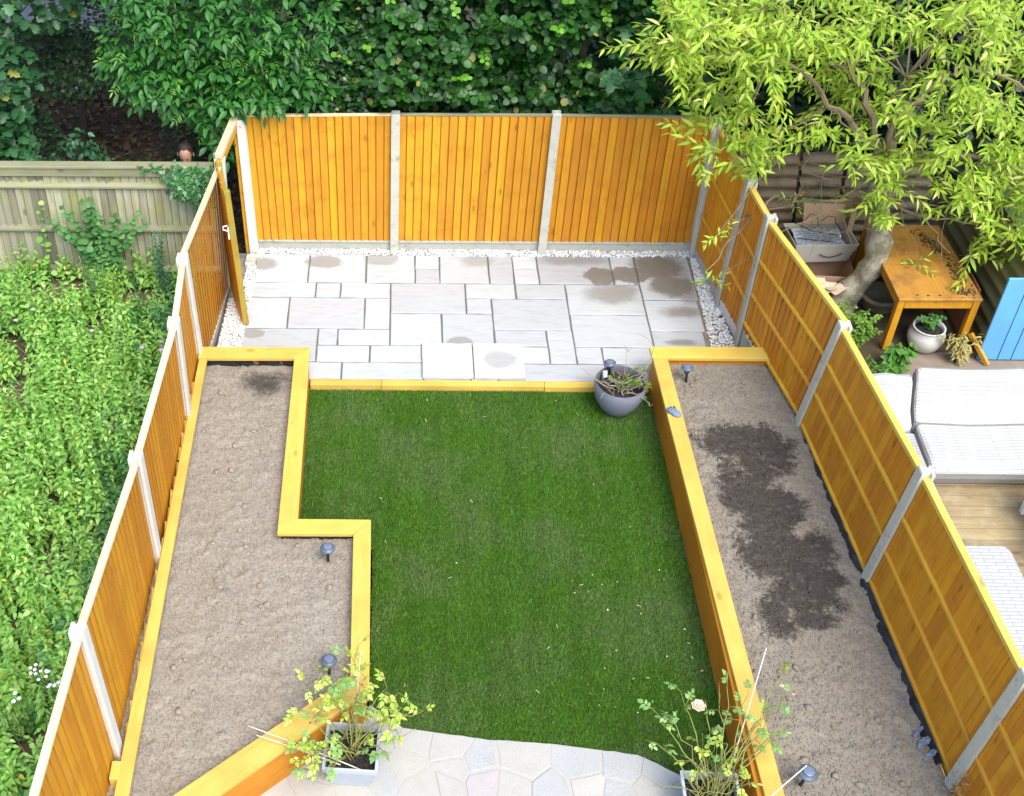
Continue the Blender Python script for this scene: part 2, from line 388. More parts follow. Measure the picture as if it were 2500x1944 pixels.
# broken concrete by the corner post
cb = thing('concrete_lump', 'broken grey concrete footing at the foot of the left corner post', 'concrete lump', (-1.43, -.22, 0))
g = G(); g.prism([(-1.50,-.30),(-1.37,-.29),(-1.36,-.12),(-1.40,-.06),(-1.49,-.08)], -.05, .05)
g.prism([(-1.40,-.13),(-1.29,-.12),(-1.28,-.04),(-1.38,-.03)], -.04, .035)
mk('footing', g.out('footing', CONC, bevel=.008), cb)
# timber edging of the lawn
te = thing('timber_edging', 'yellow stained timber edging between the patio and the lawn', 'edging', (1, -2.44, 0))
for (a, b) in ((-.57, .21), (.213, 2.0), (2.003, 3.14)):
    g = G(); g.prism([(a, -2.495), (b, -2.495+.015*(b-a)/3), (b, -2.398), (a, -2.398)], -.16, .006); mk('beam', g.out('beam', T['capx'], bevel=.004), te)

# ------------------------------------------------------------------ lawn
LAWN = [(-.58, -2.46), (3.17, -2.44), (3.19, -7.55), (2.98, -7.42), (2.69, -7.22), (2.5, -7.07), (2.39, -7.04), (1.7, -6.95), (1.15, -6.92), (.75, -6.86), (.45, -6.83), (.16, -6.62), (.16, -4.83), (-.58, -4.83)]
ml = N('turf_backing', .95); P = ml.pos(); ml.color(ml.mix(ml.noise(P, 14, 5, .7), (.010, .022, .004), (.03, .055, .009)))
LZ = lambda X, Y: -.075+.012*(fbm(xyz(X, Y), 1.1)-.5)
tag(terrain('lawn', -.6, 3.25, -7.6, -2.4, .06, LZ, ml.m, LAWN), kind='structure')
mb = N('turf_blade', .5); P = mb.pos(); isl = mb.island()
big = mb.noise(P, 1.15, 4, .6); st2 = mb.noise(mb.mapped(P, (7, .6, 1)), 1.0, 3, .6); mid = mb.noise(P, 5, 4, .6)
c = mb.mix(isl, (.040, .122, .004), (.092, .222, .012))
c = mb.mix(mb.ramp(big, .40, .68, 0, .75), c, (.122, .190, .055))
c = mb.mix(mb.ramp(st2, .42, .66, 0, .32), c, (.028, .080, .003))
c = mb.mix(mb.ramp(mid, .55, .75, 0, .4), c, (.075, .200, .010))
c = mb.mix(mb.ramp(isl, .984, .990), c, (.26, .32, .10))
mb.color(c); mb.b.inputs['Specular IOR Level'].default_value = .25
def blades(n, poly, box, zf, h0, h1, w, lean, lay=(0, 0)):
    X = rng.uniform(box[0], box[1], n); Y = rng.uniform(box[2], box[3], n); k = in_poly(X, Y, poly); X, Y = X[k], Y[k]; n = len(X)
    Z = zf(X, Y); a = rng.uniform(0, 2*np.pi, n); h = rng.uniform(h0, h1, n); ww = rng.uniform(.6, 1.2, n)*w
    la = rng.uniform(0, 2*np.pi, n); lm = rng.random(n)*lean
    B = np.stack([X, Y, Z], 1); t = np.stack([np.cos(a)*ww/2, np.sin(a)*ww/2, 0*a], 1)
    tip = B+np.stack([np.cos(la)*lm*h+lay[0]*h, np.sin(la)*lm*h+lay[1]*h, h], 1)
    V = np.stack([B-t, B+t, tip], 1).reshape(-1, 3); return V, np.arange(3*n).reshape(-1, 3)
V, F = blades(560000, LAWN, (-.6, 3.2, -7.6, -2.4), LZ, 0.014, .030, .0055, .95, (.1, .25))
tag(mk('grass', fastmesh('grass', V, F, mb.m)), 'short dense green artificial turf with paler worn patches', kind='stuff')
# petals, twigs and small litter on the lawn
ml2 = N('fallen_petal', .7); ml2.color(ml2.mix(ml2.island(), (.62, .60, .42), (.50, .50, .22)))
g = G()
for i in range(60):
    x, y = random.uniform(-.4, 3.1), random.uniform(-6.9, -2.6)
    if random.random() < .55: x = 3.1-abs(random.gauss(0, .7)); y = -6.9+abs(random.gauss(0, 1.2))
    if y < -4.8 and x < .2: continue
    if x < -.5: continue
    z = -.03; a = random.uniform(0, 6.3)
    if random.random() < .5:
        r = random.uniform(.004, .010); g.add([(x+r*math.cos(a+k*1.26)*random.uniform(.6, 1.1), y+r*math.sin(a+k*1.26), z+random.uniform(0, .006)) for k in range(5)], [(0, 1, 2, 3, 4)])
    else:
        l = random.uniform(.015, .045); d = Vector((math.cos(a), math.sin(a), 0)); p = Vector((x, y, z)); q = Vector((-d.y, d.x, 0))*random.uniform(-.3, .3)*l
        g.tube([p, p+d*l*.5+q, p+d*l], .0022, 3)
tag(mk('leaf_litter', g.out('leaf_litter', ml2.m)), 'pale fallen petals and bits of straw scattered on the lawn', kind='stuff')

# ------------------------------------------------------------------ crazy paving
def clip(poly, a, b, c):
    out = []
    for i in range(len(poly)):
        p, q = poly[i], poly[(i+1) % len(poly)]
        dp, dq = a*p[0]+b*p[1]-c, a*q[0]+b*q[1]-c
        if dp <= 0: out.append(p)
        if (dp < 0 < dq) or (dq < 0 < dp):
            t = dp/(dp-dq); out.append((p[0]+(q[0]-p[0])*t, p[1]+(q[1]-p[1])*t))
    return out
CP = [(.17, -6.60), (.45, -6.82), (1.15, -6.92), (1.7, -6.95), (2.39, -7.04), (2.69, -7.22), (2.98, -7.42), (3.19, -7.55), (3.25, -9.6), (-2.5, -9.6), (-1.6, -8.22), (-.55, -7.27), (.10, -6.76)]
seeds = [(1.04,-7.15,'g'),(1.42,-7.13,'b'),(1.9,-7.14,'g'),(2.25,-7.18,'g'),(2.52,-7.25,'g'),(1.09,-7.32,'p'),(1.33,-7.36,'b'),(1.65,-7.4,'g'),(1.95,-7.36,'c'),(2.18,-7.41,'g'),(2.45,-7.34,'b'),(2.66,-7.46,'c'),(2.86,-7.34,'g'),(2.93,-7.52,'g'),
         (.88,-7.2,'b'),(.84,-7.02,'b'),(.82,-7.36,'b'),(.63,-7.40,'b'),(.45,-7.1,'b'),(.25,-7.25,'g'),(.05,-7.45,'b'),(-.25,-7.5,'b'),(-.15,-7.2,'g'),(-.5,-7.62,'b'),(.3,-6.93,'b'),(.5,-6.95,'b'),(2.35,-7.7,'g'),(2.1,-7.75,'b'),(1.8,-7.7,'g'),(1.5,-7.68,'b'),(1.2,-7.62,'g'),(.9,-7.66,'b'),(.6,-7.75,'g'),(.3,-7.7,'b'),(2.75,-7.75,'b'),(3.05,-7.8,'g')]
while len(seeds) < 74:
    q = (random.uniform(-1.6, 3.2), random.uniform(-9.4, -7.95), random.choice('ggbbbc'))
    if all((q[0]-s[0])**2+(q[1]-s[1])**2 > .07 for s in seeds): seeds.append(q)
mc = plain('paving_mortar', (.36, .335, .285), .95, .12, 25, .5)
g = G(); g.prism(CP, -.25, -.0475); CPO = tag(mk('crazy_paving', g.out('crazy_paving', mc)), kind='structure')
def pstone(name, c, speck):
    m = N(name, .85); P = m.pos(); n = m.noise(P, 5, 5, .65); f = m.voro(P, 70); f2 = m.noise(P, 130, 2)
    col = m.mix(n, tuple(x*.82 for x in c), tuple(min(x*1.1, .8) for x in c))
    col = m.mix(m.ramp(f2, .5, .66, 0, speck), col, (.17, .17, .18)); m.color(col); m.bump(m.math('ADD', f2, m.math('MULTIPLY', f, .3)), .5, .004); return m.m
CPM = {'g': pstone('grey_speckled_stone', (.365, .355, .33), .5), 'b': pstone('beige_stone', (.385, .36, .31), .3), 'c': pstone('cream_stone', (.405, .38, .325), .15), 'p': pstone('pink_stone', (.39, .345, .32), .2)}
for i, (x, y, k) in enumerate(seeds):
    poly = list(CP)
    # the paving outline is concave only slightly; clip by bisectors
    for j, (x2, y2, _) in enumerate(seeds):
        if i == j: continue
        a, b = x2-x, y2-y; d = math.hypot(a, b)
        if d > 1.6: continue
        a /= d; b /= d; poly = clip(poly, a, b, a*(x+x2)/2+b*(y+y2)/2-random.choice((.003, .004, .006, .010, .018)))
        if len(poly) < 3: break
    if len(poly) < 3: continue
    area = abs(sum(poly[q][0]*poly[(q+1) % len(poly)][1]-poly[(q+1) % len(poly)][0]*poly[q][1] for q in range(len(poly))))/2
    if area < .004: continue
    P2 = []
    for q in range(len(poly)):
        p, r2 = poly[q], poly[(q+1) % len(poly)]; L = math.hypot(r2[0]-p[0], r2[1]-p[1]); n = max(1, int(L/.09))
        for t in range(n): P2.append((p[0]+(r2[0]-p[0])*t/n+random.uniform(-.006, .006), p[1]+(r2[1]-p[1])*t/n+random.uniform(-.006, .006)))
    cx = sum(p[0] for p in P2)/len(P2); cy = sum(p[1] for p in P2)/len(P2); n = len(P2); zt = -.043+random.uniform(-.003, .004)
    V = [(p[0], p[1], -.08) for p in P2]+[(p[0], p[1], zt-.004) for p in P2]+[(cx+(p[0]-cx)*.96, cy+(p[1]-cy)*.96, zt) for p in P2]+[(cx, cy, zt+.001)]
    F = [(q, (q+1) % n, n+(q+1) % n, n+q) for q in range(n)]+[(n+q, n+(q+1) % n, 2*n+(q+1) % n, 2*n+q) for q in range(n)]+[(2*n+q, 2*n+(q+1) % n, 3*n) for q in range(n)]
    mk('paving_stone', mesh('paving_stone', V, F, CPM[k]), CPO, (cx, cy, -.05))

# ------------------------------------------------------------------ pebbles and clods
bm = bmesh.new(); bmesh.ops.create_icosphere(bm, subdivisions=1, radius=1)
ICV = np.array([v.co[:] for v in bm.verts]); ICF = np.array([[v.index for v in f.verts] for f in bm.faces]); bm.free()
def rocks(n_or_pts, rad, flat=.7):
    Pp = np.asarray(n_or_pts); n = len(Pp)
    r = rng.uniform(rad[0], rad[1], n)
    J = 1+rng.uniform(-.28, .28, (n, len(ICV), 1))
    sc = np.stack([rng.uniform(.75, 1.3, n), rng.uniform(.75, 1.3, n), rng.uniform(.55, 1., n)*flat/.7], 1)
    V = ICV[None]*J*sc[:, None]*r[:, None, None]
    a = rng.uniform(0, 6.28, n); ca, sa = np.cos(a), np.sin(a)
    V = np.stack([V[..., 0]*ca[:, None]-V[..., 1]*sa[:, None], V[..., 0]*sa[:, None]+V[..., 1]*ca[:, None], V[..., 2]], -1)+Pp[:, None]
    F = ICF[None]+(np.arange(n)*len(ICV))[:, None, None]
    return V.reshape(-1, 3), F.reshape(-1, 3)
def scatter_quad(n, q):
    u, v = rng.random(n), rng.random(n); q = np.array(q, float)
    return (q[0]*(1-u)[:, None]+q[1]*u[:, None])*(1-v)[:, None]+(q[3]*(1-u)[:, None]+q[2]*u[:, None])*v[:, None]
mp = N('white_pebble', .6); i_ = mp.island(); c = mp.mix(i_, (.50, .49, .46), (.80, .79, .77)); c = mp.mix(mp.ramp(i_, .93, .96), c, (.33, .29, .22)); mp.color(c)
pts = []
for n, q in ((3400, [(-1.40, -.02), (4.0, -.03), (4.0, .10), (-1.40, .11)]), (1500, [(-1.66, -1.9), (-1.40, -1.9), (-1.37, -.95), (-1.62, -.95)]), (650, [(-1.5, -.95), (-1.365, -.95), (-1.36, -.28), (-1.47, -.28)]), (1800, [(3.925, -2.2), (4.24, -2.2), (4.10, -.05), (4.0, -.05)])):
    p = scatter_quad(n, q); pts.append(np.concatenate([p, (rng.uniform(-.012, .022, n))[:, None]], 1))
V, F = rocks(np.concatenate(pts), (.009, .019))
tag(mk('gravel', fastmesh('gravel', V, F, mp.m)), 'strip of white marble pebbles round the patio edge', kind='stuff')
g = G()
for poly in ([(-1.42, -.03), (4.05, -.03), (4.05, .12), (-1.42, .12)], [(-1.70, -2.3), (-1.36, -2.3), (-1.35, -.1), (-1.60, -.1)], [(3.88, -2.3), (4.29, -2.3), (4.14, -.03), (3.95, -.03)]):
    g.prism(poly, -.3, -.012 if poly[0][0] > 3 else -.010)
tag(mk('gravel_bed', g.out('gravel_bed', plain('gritty_bed', (.22, .18, .13), .95, .4, 20, .6))), kind='structure')
def clods(name, sf, poly, box, n, mat, big, lab):
    X = rng.uniform(box[0], box[1], n); Y = rng.uniform(box[2], box[3], n); k = in_poly(X, Y, poly)
    X, Y = X[k], Y[k]; Z = sf(X, Y)+.002
    V, F = rocks(np.stack([X, Y, Z], 1), (.003, .011))
    Xb = np.array([b[0] for b in big]); Yb = np.array([b[1] for b in big]); V2, F2 = rocks(np.stack([Xb, Yb, sf(Xb, Yb)+.004], 1), (.012, .034))
    tag(mk(name, fastmesh(name, np.concatenate([V, V2]), np.concatenate([F, F2+len(V)]), mat)), lab, kind='stuff')
bigL = [(random.uniform(-1.6, -.75), random.uniform(-6.2, -2.7)) for _ in range(30)]+[(random.uniform(-1.5, -.1), random.uniform(-7., -5.1)) for _ in range(34)]+[(-1.28, -4.0), (-1.5, -6.5), (-1.42, -6.6), (-1.3, -6.75)]
clods('soil_clods', sfL, LBED, (-2, .1, -8.6, -2.5), 24000, SOILL, bigL, 'small dry clods on the soil of the stepped bed')
bigR = [(3.62, -6.0), (3.60, -6.1), (3.72, -6.02), (3.9, -6.05), (3.55, -6.35), (3.75, -6.4), (3.82, -6.42), (3.72, -6.5), (3.6, -6.5), (3.63, -6.7), (4.15, -6.75), (4.2, -6.95), (4.2, -2.7), (4.05, -2.75), (4.3, -4.55), (4.4, -4.8), (4.05, -2.95)]+[(random.uniform(3.5, 4.5), random.uniform(-7.5, -2.7)) for _ in range(60)]
clods('soil_clods', sfR, RBED, (3.3, 4.7, -8.6, -2.5), 17000, SOILR, bigR, 'round clods and grit on the watered soil of the long bed')

# ------------------------------------------------------------------ raised beds
def quadprism(name, poly, z0, z1, mat, parent, bev=.004):
    g = G(); g.prism(poly, z0, z1); return mk(name, g.out(name, mat, bevel=bev), parent)
LINER = plain('black_liner', (.016, .017, .019), .45, .3, 18, .8)
rb = thing('raised_bed', 'long straight raised bed of yellow sleepers along the orange rail fence', 'raised bed', (3.4, -5, 0))
quadprism('sleeper', [(3.16, -9.0), (3.27, -9.0), (3.26, -2.33), (3.155, -2.33)], -.12, .355, T['sl'], rb)
quadprism('cap_board', [(3.125, -2.452), (3.283, -2.452), (3.372, -9.0), (3.222, -9.0)], .357, .40, T['cap'], rb)
quadprism('sleeper', [(3.275, -2.42), (4.42, -2.42), (4.42, -2.31), (3.275, -2.31)], -.05, .355, T['slx'], rb)
quadprism('cap_board', [(3.122, -2.450), (4.425, -2.450), (4.43, -2.255), (3.118, -2.265)], .357, .402, T['capx'], rb)
g = G()
hs = [.305+random.uniform(-.01, .045) for _ in range(82)]; js = [random.uniform(-.022, .018) for _ in range(82)]
for i in range(60):                               # crumpled liner standing out of the soil along the fence
    y0, y1 = -2.5-i*.08, -2.58-i*.08; xx = lambda y: 4.47+.036*(-y-2.5)
    g.add([(xx(y0)-.05+js[i], y0, .24), (xx(y1)-.05+js[i+1], y1, .24), (xx(y1)+js[i+1], y1, hs[i+1]), (xx(y0)+js[i], y0, hs[i]), (xx(y1)+.03, y1, .34), (xx(y0)+.03, y0, .34)], [(0, 1, 2, 3), (3, 2, 4, 5)])
mk('liner', g.out('liner', LINER), rb)
lm = plain('silvery_liner', (.17, .19, .25), .3, .35, 25, .8)
g = G()
for (x, y, s) in ((4.535, -7.02, .04), (4.55, -7.12, .05), (4.57, -7.23, .045), (4.52, -6.72, .025)):
    g = G(); nn_ = 6; V = [(x-s*.8+1.6*s*u/nn_+random.uniform(-.007, .007)+.012*v_, y-s*1.1+2.2*s*v_/nn_+random.uniform(-.008, .008), .305+.05*u/nn_+random.uniform(-.010, .012)) for v_ in range(nn_+1) for u in range(nn_+1)]
    g.add(V, [(a*(nn_+1)+b, a*(nn_+1)+b+1, (a+1)*(nn_+1)+b+1, (a+1)*(nn_+1)+b) for a in range(nn_) for b in range(nn_) if (a+b) % 9 and not (a in (0, nn_-1) and b in (0, nn_-1))]); mk('liner_fold', g.out('liner_fold', lm), rb)
lb = thing('raised_bed', 'stepped raised bed of yellow sleepers with a diagonal corner by the crazy paving', 'raised bed', (-1, -5, 0))
z0, z1 = .357, .40
quadprism('cap_board', [(-1.77, -2.335), (-.567, -2.330), (-.725, -2.515), (-1.768, -2.527)], z0, z1+.002, T['capx'], lb)
quadprism('cap_board', [(-.566, -2.333), (-.540, -4.862), (-.722, -5.050), (-.727, -2.517)], z0, z1, T['cap'], lb)
quadprism('cap_board', [(-.538, -4.862), (.143, -4.860), (-.018, -5.042), (-.720, -5.050)], z0, z1+.001, T['capx'], lb)
quadprism('cap_board', [(.145, -4.862), (.166, -6.765), (.004, -6.625), (-.016, -5.044)], z0, z1, T['cap'], lb)
quadprism('cap_board', [(.166, -6.768), (-1.60, -8.28), (-1.80, -8.16), (.002, -6.628)], z0, z1+.001, T['capd'], lb)
quadprism('cap_board', [(-1.756, -2.531), (-1.668, -2.531), (-1.66, -8.0), (-1.776, -8.0)], z0, z1-.001, T['cap'], lb)
quadprism('sleeper', [(-1.70, -2.36), (-.585, -2.355), (-.585, -2.47), (-1.70, -2.47)], -.05, .355, T['slx'], lb)
quadprism('sleeper', [(-.700, -2.475), (-.585, -2.475), (-.560, -4.88), (-.69, -4.88)], -.14, .355, T['sl'], lb)
quadprism('sleeper', [(-.69, -4.885), (.122, -4.885), (.122, -5.0), (-.69, -5.0)], -.14, .355, T['slx'], lb)
quadprism('sleeper', [(.015, -5.005), (.122, -5.005), (.142, -6.74), (.03, -6.66)], -.14, .355, T['sl'], lb)
quadprism('sleeper', [(.139, -6.765), (-1.60, -8.25), (-1.70, -8.17), (.02, -6.69)], -.14, .355, T['sld'], lb)
quadprism('sleeper', [(-1.77, -2.54), (-1.71, -2.54), (-1.71, -8.0), (-1.79, -8.0)], .0, .355, T['sl'], lb)
g = G()
def ragged(p, q, zt, zb, n=14):
    p, q = Vector(p), Vector(q); d = (q-p).normalized(); nrm = Vector((d.y, -d.x))
    V = []
    for i in range(n+1):
        c = p.lerp(q, i/n); o = random.uniform(-.012, .02)
        V += [(c.x, c.y, zt+random.uniform(-.01, .01)), (c.x+nrm.x*o, c.y+nrm.y*o, (zt+zb)/2), (c.x+nrm.x*.02, c.y+nrm.y*.02, zb)]
    g.add(V, [(3*i+k, 3*i+k+1, 3*i+4+k, 3*i+3+k) for i in range(n) for k in (0, 1)])
ragged((-1.70, -2.475), (-.73, -2.475), .35, .22); mk('liner', g.out('liner', LINER), lb)
g = G(); ragged((-.69, -5.01), (0, -5.01), .35, .24); mk('liner', g.out('liner', LINER), lb)
g = G()
for i in range(22):                                # liner edge showing between fence and beam
    y = -2.9-i*.2; V = [(-1.79, y, .36+random.uniform(0, .05)), (-1.775, y-.2, .36+random.uniform(0, .05)), (-1.758, y-.19, .385), (-1.76, y, .38)]
    g.add(V, [(0, 1, 2, 3)])
mk('liner_edge', g.out('liner_edge', plain('tan_liner', (.42, .24, .05), .5, .4, 20, .6)), lb)
wp = thing('timber_packer', 'short yellow timber block wedged between fence and bed beam', 'timber block', (-1.81, -7.55, .3))
g = G(); g.box((-1.80, -7.55, .33), (.075, .16, .16)); mk('block', g.out('block', T['capx'], bevel=.004), wp)

# ------------------------------------------------------------------ fences
FB_P = [(-.5, 0), (.5, 0), (.5, .70), (.435, 1), (-.5, .22)]      # feather edge: thin side tucks under, thick arris coloured dark as the shadow line
FB_V = [(x, y, z) for z in (0, 1) for x, y in FB_P]
FB_F = [(4, 3, 2, 1, 0), (5, 6, 7, 8, 9)]+[(i, (i+1) % 5, 5+(i+1) % 5, 5+i) for i in range(5)]
FL_V = [(-.5, 0, 0), (.5, 0, 0), (.5, 1, 0), (-.5, 1, 0), (-.5, 0, 1), (.5, 0, 1), (.5, 1, 1), (-.5, 1, 1)]
_fb = {}
EDGE = plain('painted_shade_edge', (.25, .095, .006), .7, .3, 20, .2)  # shadow line between overlapping boards, put into the edge colour
EDGEL = plain('painted_shade_edge_left', (.34, .135, .007), .7, .2, 20, .2)  # paler painted shadow line for the left fence boards
EDGEG = plain('dark_weathered_edge', (.06, .055, .03), .9, .3, 20, .2)  # shadow seam between the grey boards, painted as a dark edge
def feather(mat, flat=False):
    k = (mat.name, flat)
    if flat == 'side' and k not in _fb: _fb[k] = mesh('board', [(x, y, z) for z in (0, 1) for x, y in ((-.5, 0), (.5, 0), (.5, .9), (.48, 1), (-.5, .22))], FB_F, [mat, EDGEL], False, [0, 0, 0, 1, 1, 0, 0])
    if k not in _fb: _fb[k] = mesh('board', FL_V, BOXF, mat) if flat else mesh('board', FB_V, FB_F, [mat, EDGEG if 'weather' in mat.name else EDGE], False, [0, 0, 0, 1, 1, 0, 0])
    return _fb[k]
def frame(p, q, front):
    """matrix whose z runs p->q, y towards 'front', x across"""
    z = (Vector(q)-Vector(p)); L = z.length; z.normalize(); y = Vector(front); y = (y-z*y.dot(z)).normalized(); x = y.cross(z)
    return Matrix(((x.x, y.x, z.x, p[0]), (x.y, y.y, z.y, p[1]), (x.z, y.z, z.z, p[2]), (0, 0, 0, 1))), L
def board(parent, p, q, front, w, t, mat, twist=0., flat=False):
    M, L = frame(p, q, front)
    o = bpy.data.objects.new('board', feather(mat, flat))
    return link(o, parent=parent, M=M @ Matrix.Rotation(twist, 4, 'Z') @ Matrix.Diagonal((w, t, L, 1)))
def bar(name, parent, p, q, w, h, mat, up=(0, 0, 1), bev=.003, off=(0, 0, 0)):
    """bar from p to q; h along up, w across"""
    p, q = Vector(p)+Vector(off), Vector(q)+Vector(off); d = (q-p).normalized(); u = Vector(up); u = (u-d*u.dot(d)).normalized(); s = d.cross(u)
    V = [c+s*a*w/2+u*b*h/2 for c in (p, q) for a, b in ((-1, -1), (1, -1), (1, 1), (-1, 1))]
    gg = G(); gg.add(V, [(3, 2, 1, 0), (4, 5, 6, 7), (0, 1, 5, 4), (1, 2, 6, 5), (2, 3, 7, 6), (3, 0, 4, 7)])
    return mk(name, gg.out(name, mat, bevel=bev), parent)
def lerp(a, b, t): return tuple(x+(y-x)*t for x, y in zip(a, b))
def panel(parent, A0, A1, B0, B1, n, front, mat, feather_tilt=True, cap=T['cream'], capw=.05, caph=.022, rails=None, railmat=None, endbat=False, wfac=1.1, tm=.026, bkind=None):
    """one fence panel between bottom corners A0,A1 and top corners B0,B1"""
    pn = link(bpy.data.objects.new('panel', None), lerp(A0, A1, .5), parent)
    f = Vector(front)
    for i in range(n):
        t = (i+.5)/n; p = lerp(A0, A1, t); q = lerp(B0, B1, t)
        w = max((Vector(A1)-Vector(A0)).length, (Vector(B1)-Vector(B0)).length)/n
        p = (p[0], p[1], p[2]+random.uniform(-.008, .004))
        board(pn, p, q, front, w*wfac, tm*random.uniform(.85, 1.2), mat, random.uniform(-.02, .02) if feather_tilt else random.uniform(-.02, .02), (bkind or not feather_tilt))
    if cap: bar('capping', pn, B0, B1, capw, caph, cap, off=(0, 0, caph/2+.002))
    if rails:
        for h in rails:
            bar('rail', pn, Vector(lerp(A0, B0, h))+f*.022, Vector(lerp(A1, B1, h))+f*.022, .034, .042, railmat, bev=.006)
    if endbat:
        for (a, b, s) in ((A0, B0, A1), (A1, B1, A0)):
            d = (Vector(s)-Vector(a)).normalized()*.03
            bar('batten', pn, Vector(a)+d+f*.017, Vector(b)+d+f*.017, .035, .022, mat, up=front)
    return pn
def cpost(parent, b, t, along, w=.1, d=.1, mat=CONC, slot=.022):
    """slotted concrete post, slots facing along the fence"""
    z = (Vector(t)-Vector(b)); L = z.length; z.normalize(); x = Vector(along); x = (x-z*x.dot(z)).normalized(); y = z.cross(x)
    W_, D_ = w/2, d/2
    prof = [(-W_, -D_), (W_, -D_), (W_, -.03), (W_-slot, -.025), (W_-slot, .025), (W_, .03), (W_, D_), (-W_, D_), (-W_, .03), (-W_+slot, .025), (-W_+slot, -.025), (-W_, -.03)]
    n = len(prof); rings = [(0, 1.), (L-.012, 1.), (L, .9)]
    V = [Vector(b)+x*px*s+y*py*s+z*h for h, s in rings for px, py in prof]
    F = [tuple(range(n-1, -1, -1)), tuple(range(2*n, 3*n))]+[(r*n+i, r*n+(i+1) % n, (r+1)*n+(i+1) % n, (r+1)*n+i) for r in (0, 1) for i in range(n)]
    return mk('post', mesh('post', V, F, mat), parent, tuple(b))

# back fence -------------------------------------------------------------------------------------------
bf = thing('timber_fence', 'orange closeboard back fence with three panels facing the patio below the hedge', 'fence', (1.3, .09, 0))
BP = [((-1.405, .03, -.05), (-1.452, .06, 1.85)), ((.343, .085, -.05), (.343, .10, 1.915)), ((2.175, .06, -.05), (2.192, .10, 1.925)), ((4.045, .04, -.05), (4.04, .08, 1.87))]
for i, (b, t) in enumerate(BP): cpost(bf, b, t, (1, 0, 0), .1, .11, CONC if i else CONW)
for i in range(3):
    (b0, t0), (b1, t1) = BP[i], BP[i+1]
    A0 = (b0[0]+.035, .10, .15); A1 = (b1[0]-.035, .10, .15)
    B0 = (t0[0]+.035, .12, 1.845+.02*(i > 0)); B1 = (t1[0]-.035, .12, 1.865 if i < 2 else 1.84)
    panel(bf, A0, A1, B0, B1, 18, (0, -1, 0), T['board_r'] if i == 2 else T['board'], cap=T['cream'] if i < 1 else T['greyx'], capw=.045)
    gb = bar('gravel_board', bf, (b0[0]+.04, .10, .06), (b1[0]-.04, .10, .06), .045, .175, CONM, bev=.006)
    bar('ledge', gb, (b0[0]+.055, .074, .135), (b1[0]-.055, .074, .135), .02, .022, CONM, bev=.004)

# left fence -------------------------------------------------------------------------------------------
lf = thing('timber_fence', 'yellow closeboard fence with white capped posts between the weeds and the stepped bed', 'fence', (-1.8, -4, 0))
LP = [((-1.66, -.72, -.3), (-1.625, -.66, 1.76)), ((-1.775, -2.40, -.3), (-1.825, -2.42, 1.67)), ((-1.80, -3.38, -.3), (-1.772, -3.46, 1.66)), ((-1.83, -5.27, -.3), (-1.835, -5.34, 1.69)), ((-1.82, -7.36, -.3), (-1.93, -7.27, 1.83)), ((-1.84, -9.25, -.3), (-2.02, -9.2, 1.75))]
for b, t in LP: cpost(lf, b, t, (0, 1, 0), .105, .115, CONW)
NB = [17, 10, 18, 19, 18]
for i in range(5):
    (b0, t0), (b1, t1) = LP[i], LP[i+1]
    zb = .06 if i == 0 else .2
    f = lambda b, t, z: Vector(b)+(Vector(t)-Vector(b))*((z-b[2])/(t[2]-b[2]))
    dx = Vector((-.0, 0, 0))
    A0 = f(b0, t0, zb)+dx; A1 = f(b1, t1, zb)+dx; B0 = f(b0, t0, t0[2]-.09)+dx; B1 = f(b1, t1, t1[2]-(.09 if i else .04))+dx
    for a in (A0, B0): a.y -= .035
    for a in (A1, B1): a.y += .035
    panel(lf, tuple(A0), tuple(A1), tuple(B0), tuple(B1), NB[i], (1, 0, 0), T['board'], capw=.062, caph=.03, wfac=1.06, tm=.0115, bkind='side')
    if i == 0: bar('gravel_board', lf, (A0.x, A0.y, -.05), (A1.x, A1.y, -.05), .04, .2, CONM)
b0, t0 = LP[0]
bar('lintel', lf, (-1.63, -.70, 1.80), (-1.515, .16, 1.845), .085, .06, T['cream'], bev=.005)
bar('lintel_face', lf, (-1.60, -.70, 1.73), (-1.49, .16, 1.77), .028, .09, T['board'], bev=.004)
bar('post_packer', lf, (-1.665, -.60, -.2), (-1.665, -.60, 1.78), .075, .05, T['greyx'], up=(0, 1, 0))
bar('gate_stop', lf, (-1.475, .02, .0), (-1.52, .06, 1.8), .06, .045, T['board'], up=(0, 1, 0))

# gate standing open ------------------------------------------------------------------------------------
gt = thing('garden_gate', 'open boarded gate seen edge on between left fence and patio', 'gate', (-1.57, -.74, 0))
H0, H1 = Vector((-1.575, -.78, .03)), Vector((-1.375, -1.45, .03)); ax = (H1-H0).normalized(); nr = Vector((-ax.y, ax.x, 0))
lean = Vector((-.10, .10, 0)); U = Vector((0, 0, 1.74))
bar('gate_stile', gt, H1, H1+U+lean, .055, .07, T['gate'], up=tuple(nr), bev=.004)
bar('gate_stile', gt, H0, H0+U+lean*.5, .06, .06, T['gate'], up=tuple(nr), bev=.004)
for h in (.2, .87, 1.58):
    k = h/1.74; bar('gate_rail', gt, H0+U*k+lean*.5*k, H1-ax*.04+U*k+lean*k, .045, .09, T['gate'], bev=.004)
for i in range(6):
    t = (i+.5)/6; p = H0.lerp(H1, t)-nr*.03; board(gt, tuple(p), tuple(p+U+lean*(.5+.5*t)), tuple(-nr), .125, .016, T['board_r'])
g = G(); zz = H1+U*.70+lean*.70
g.box(zz-nr*.04-ax*.0, (.02, .02, .16)); g.tube([zz-nr*.05+Vector((0, 0, .03)), zz-nr*.09+Vector((-.01, 0, .05)), zz-nr*.09+Vector((-.01, 0, .09)), zz-nr*.05+Vector((0, 0, .10))], .008, 6)
mk('latch', g.out('latch', plain('white_metal', (.75, .75, .73), .35, .05)), gt)

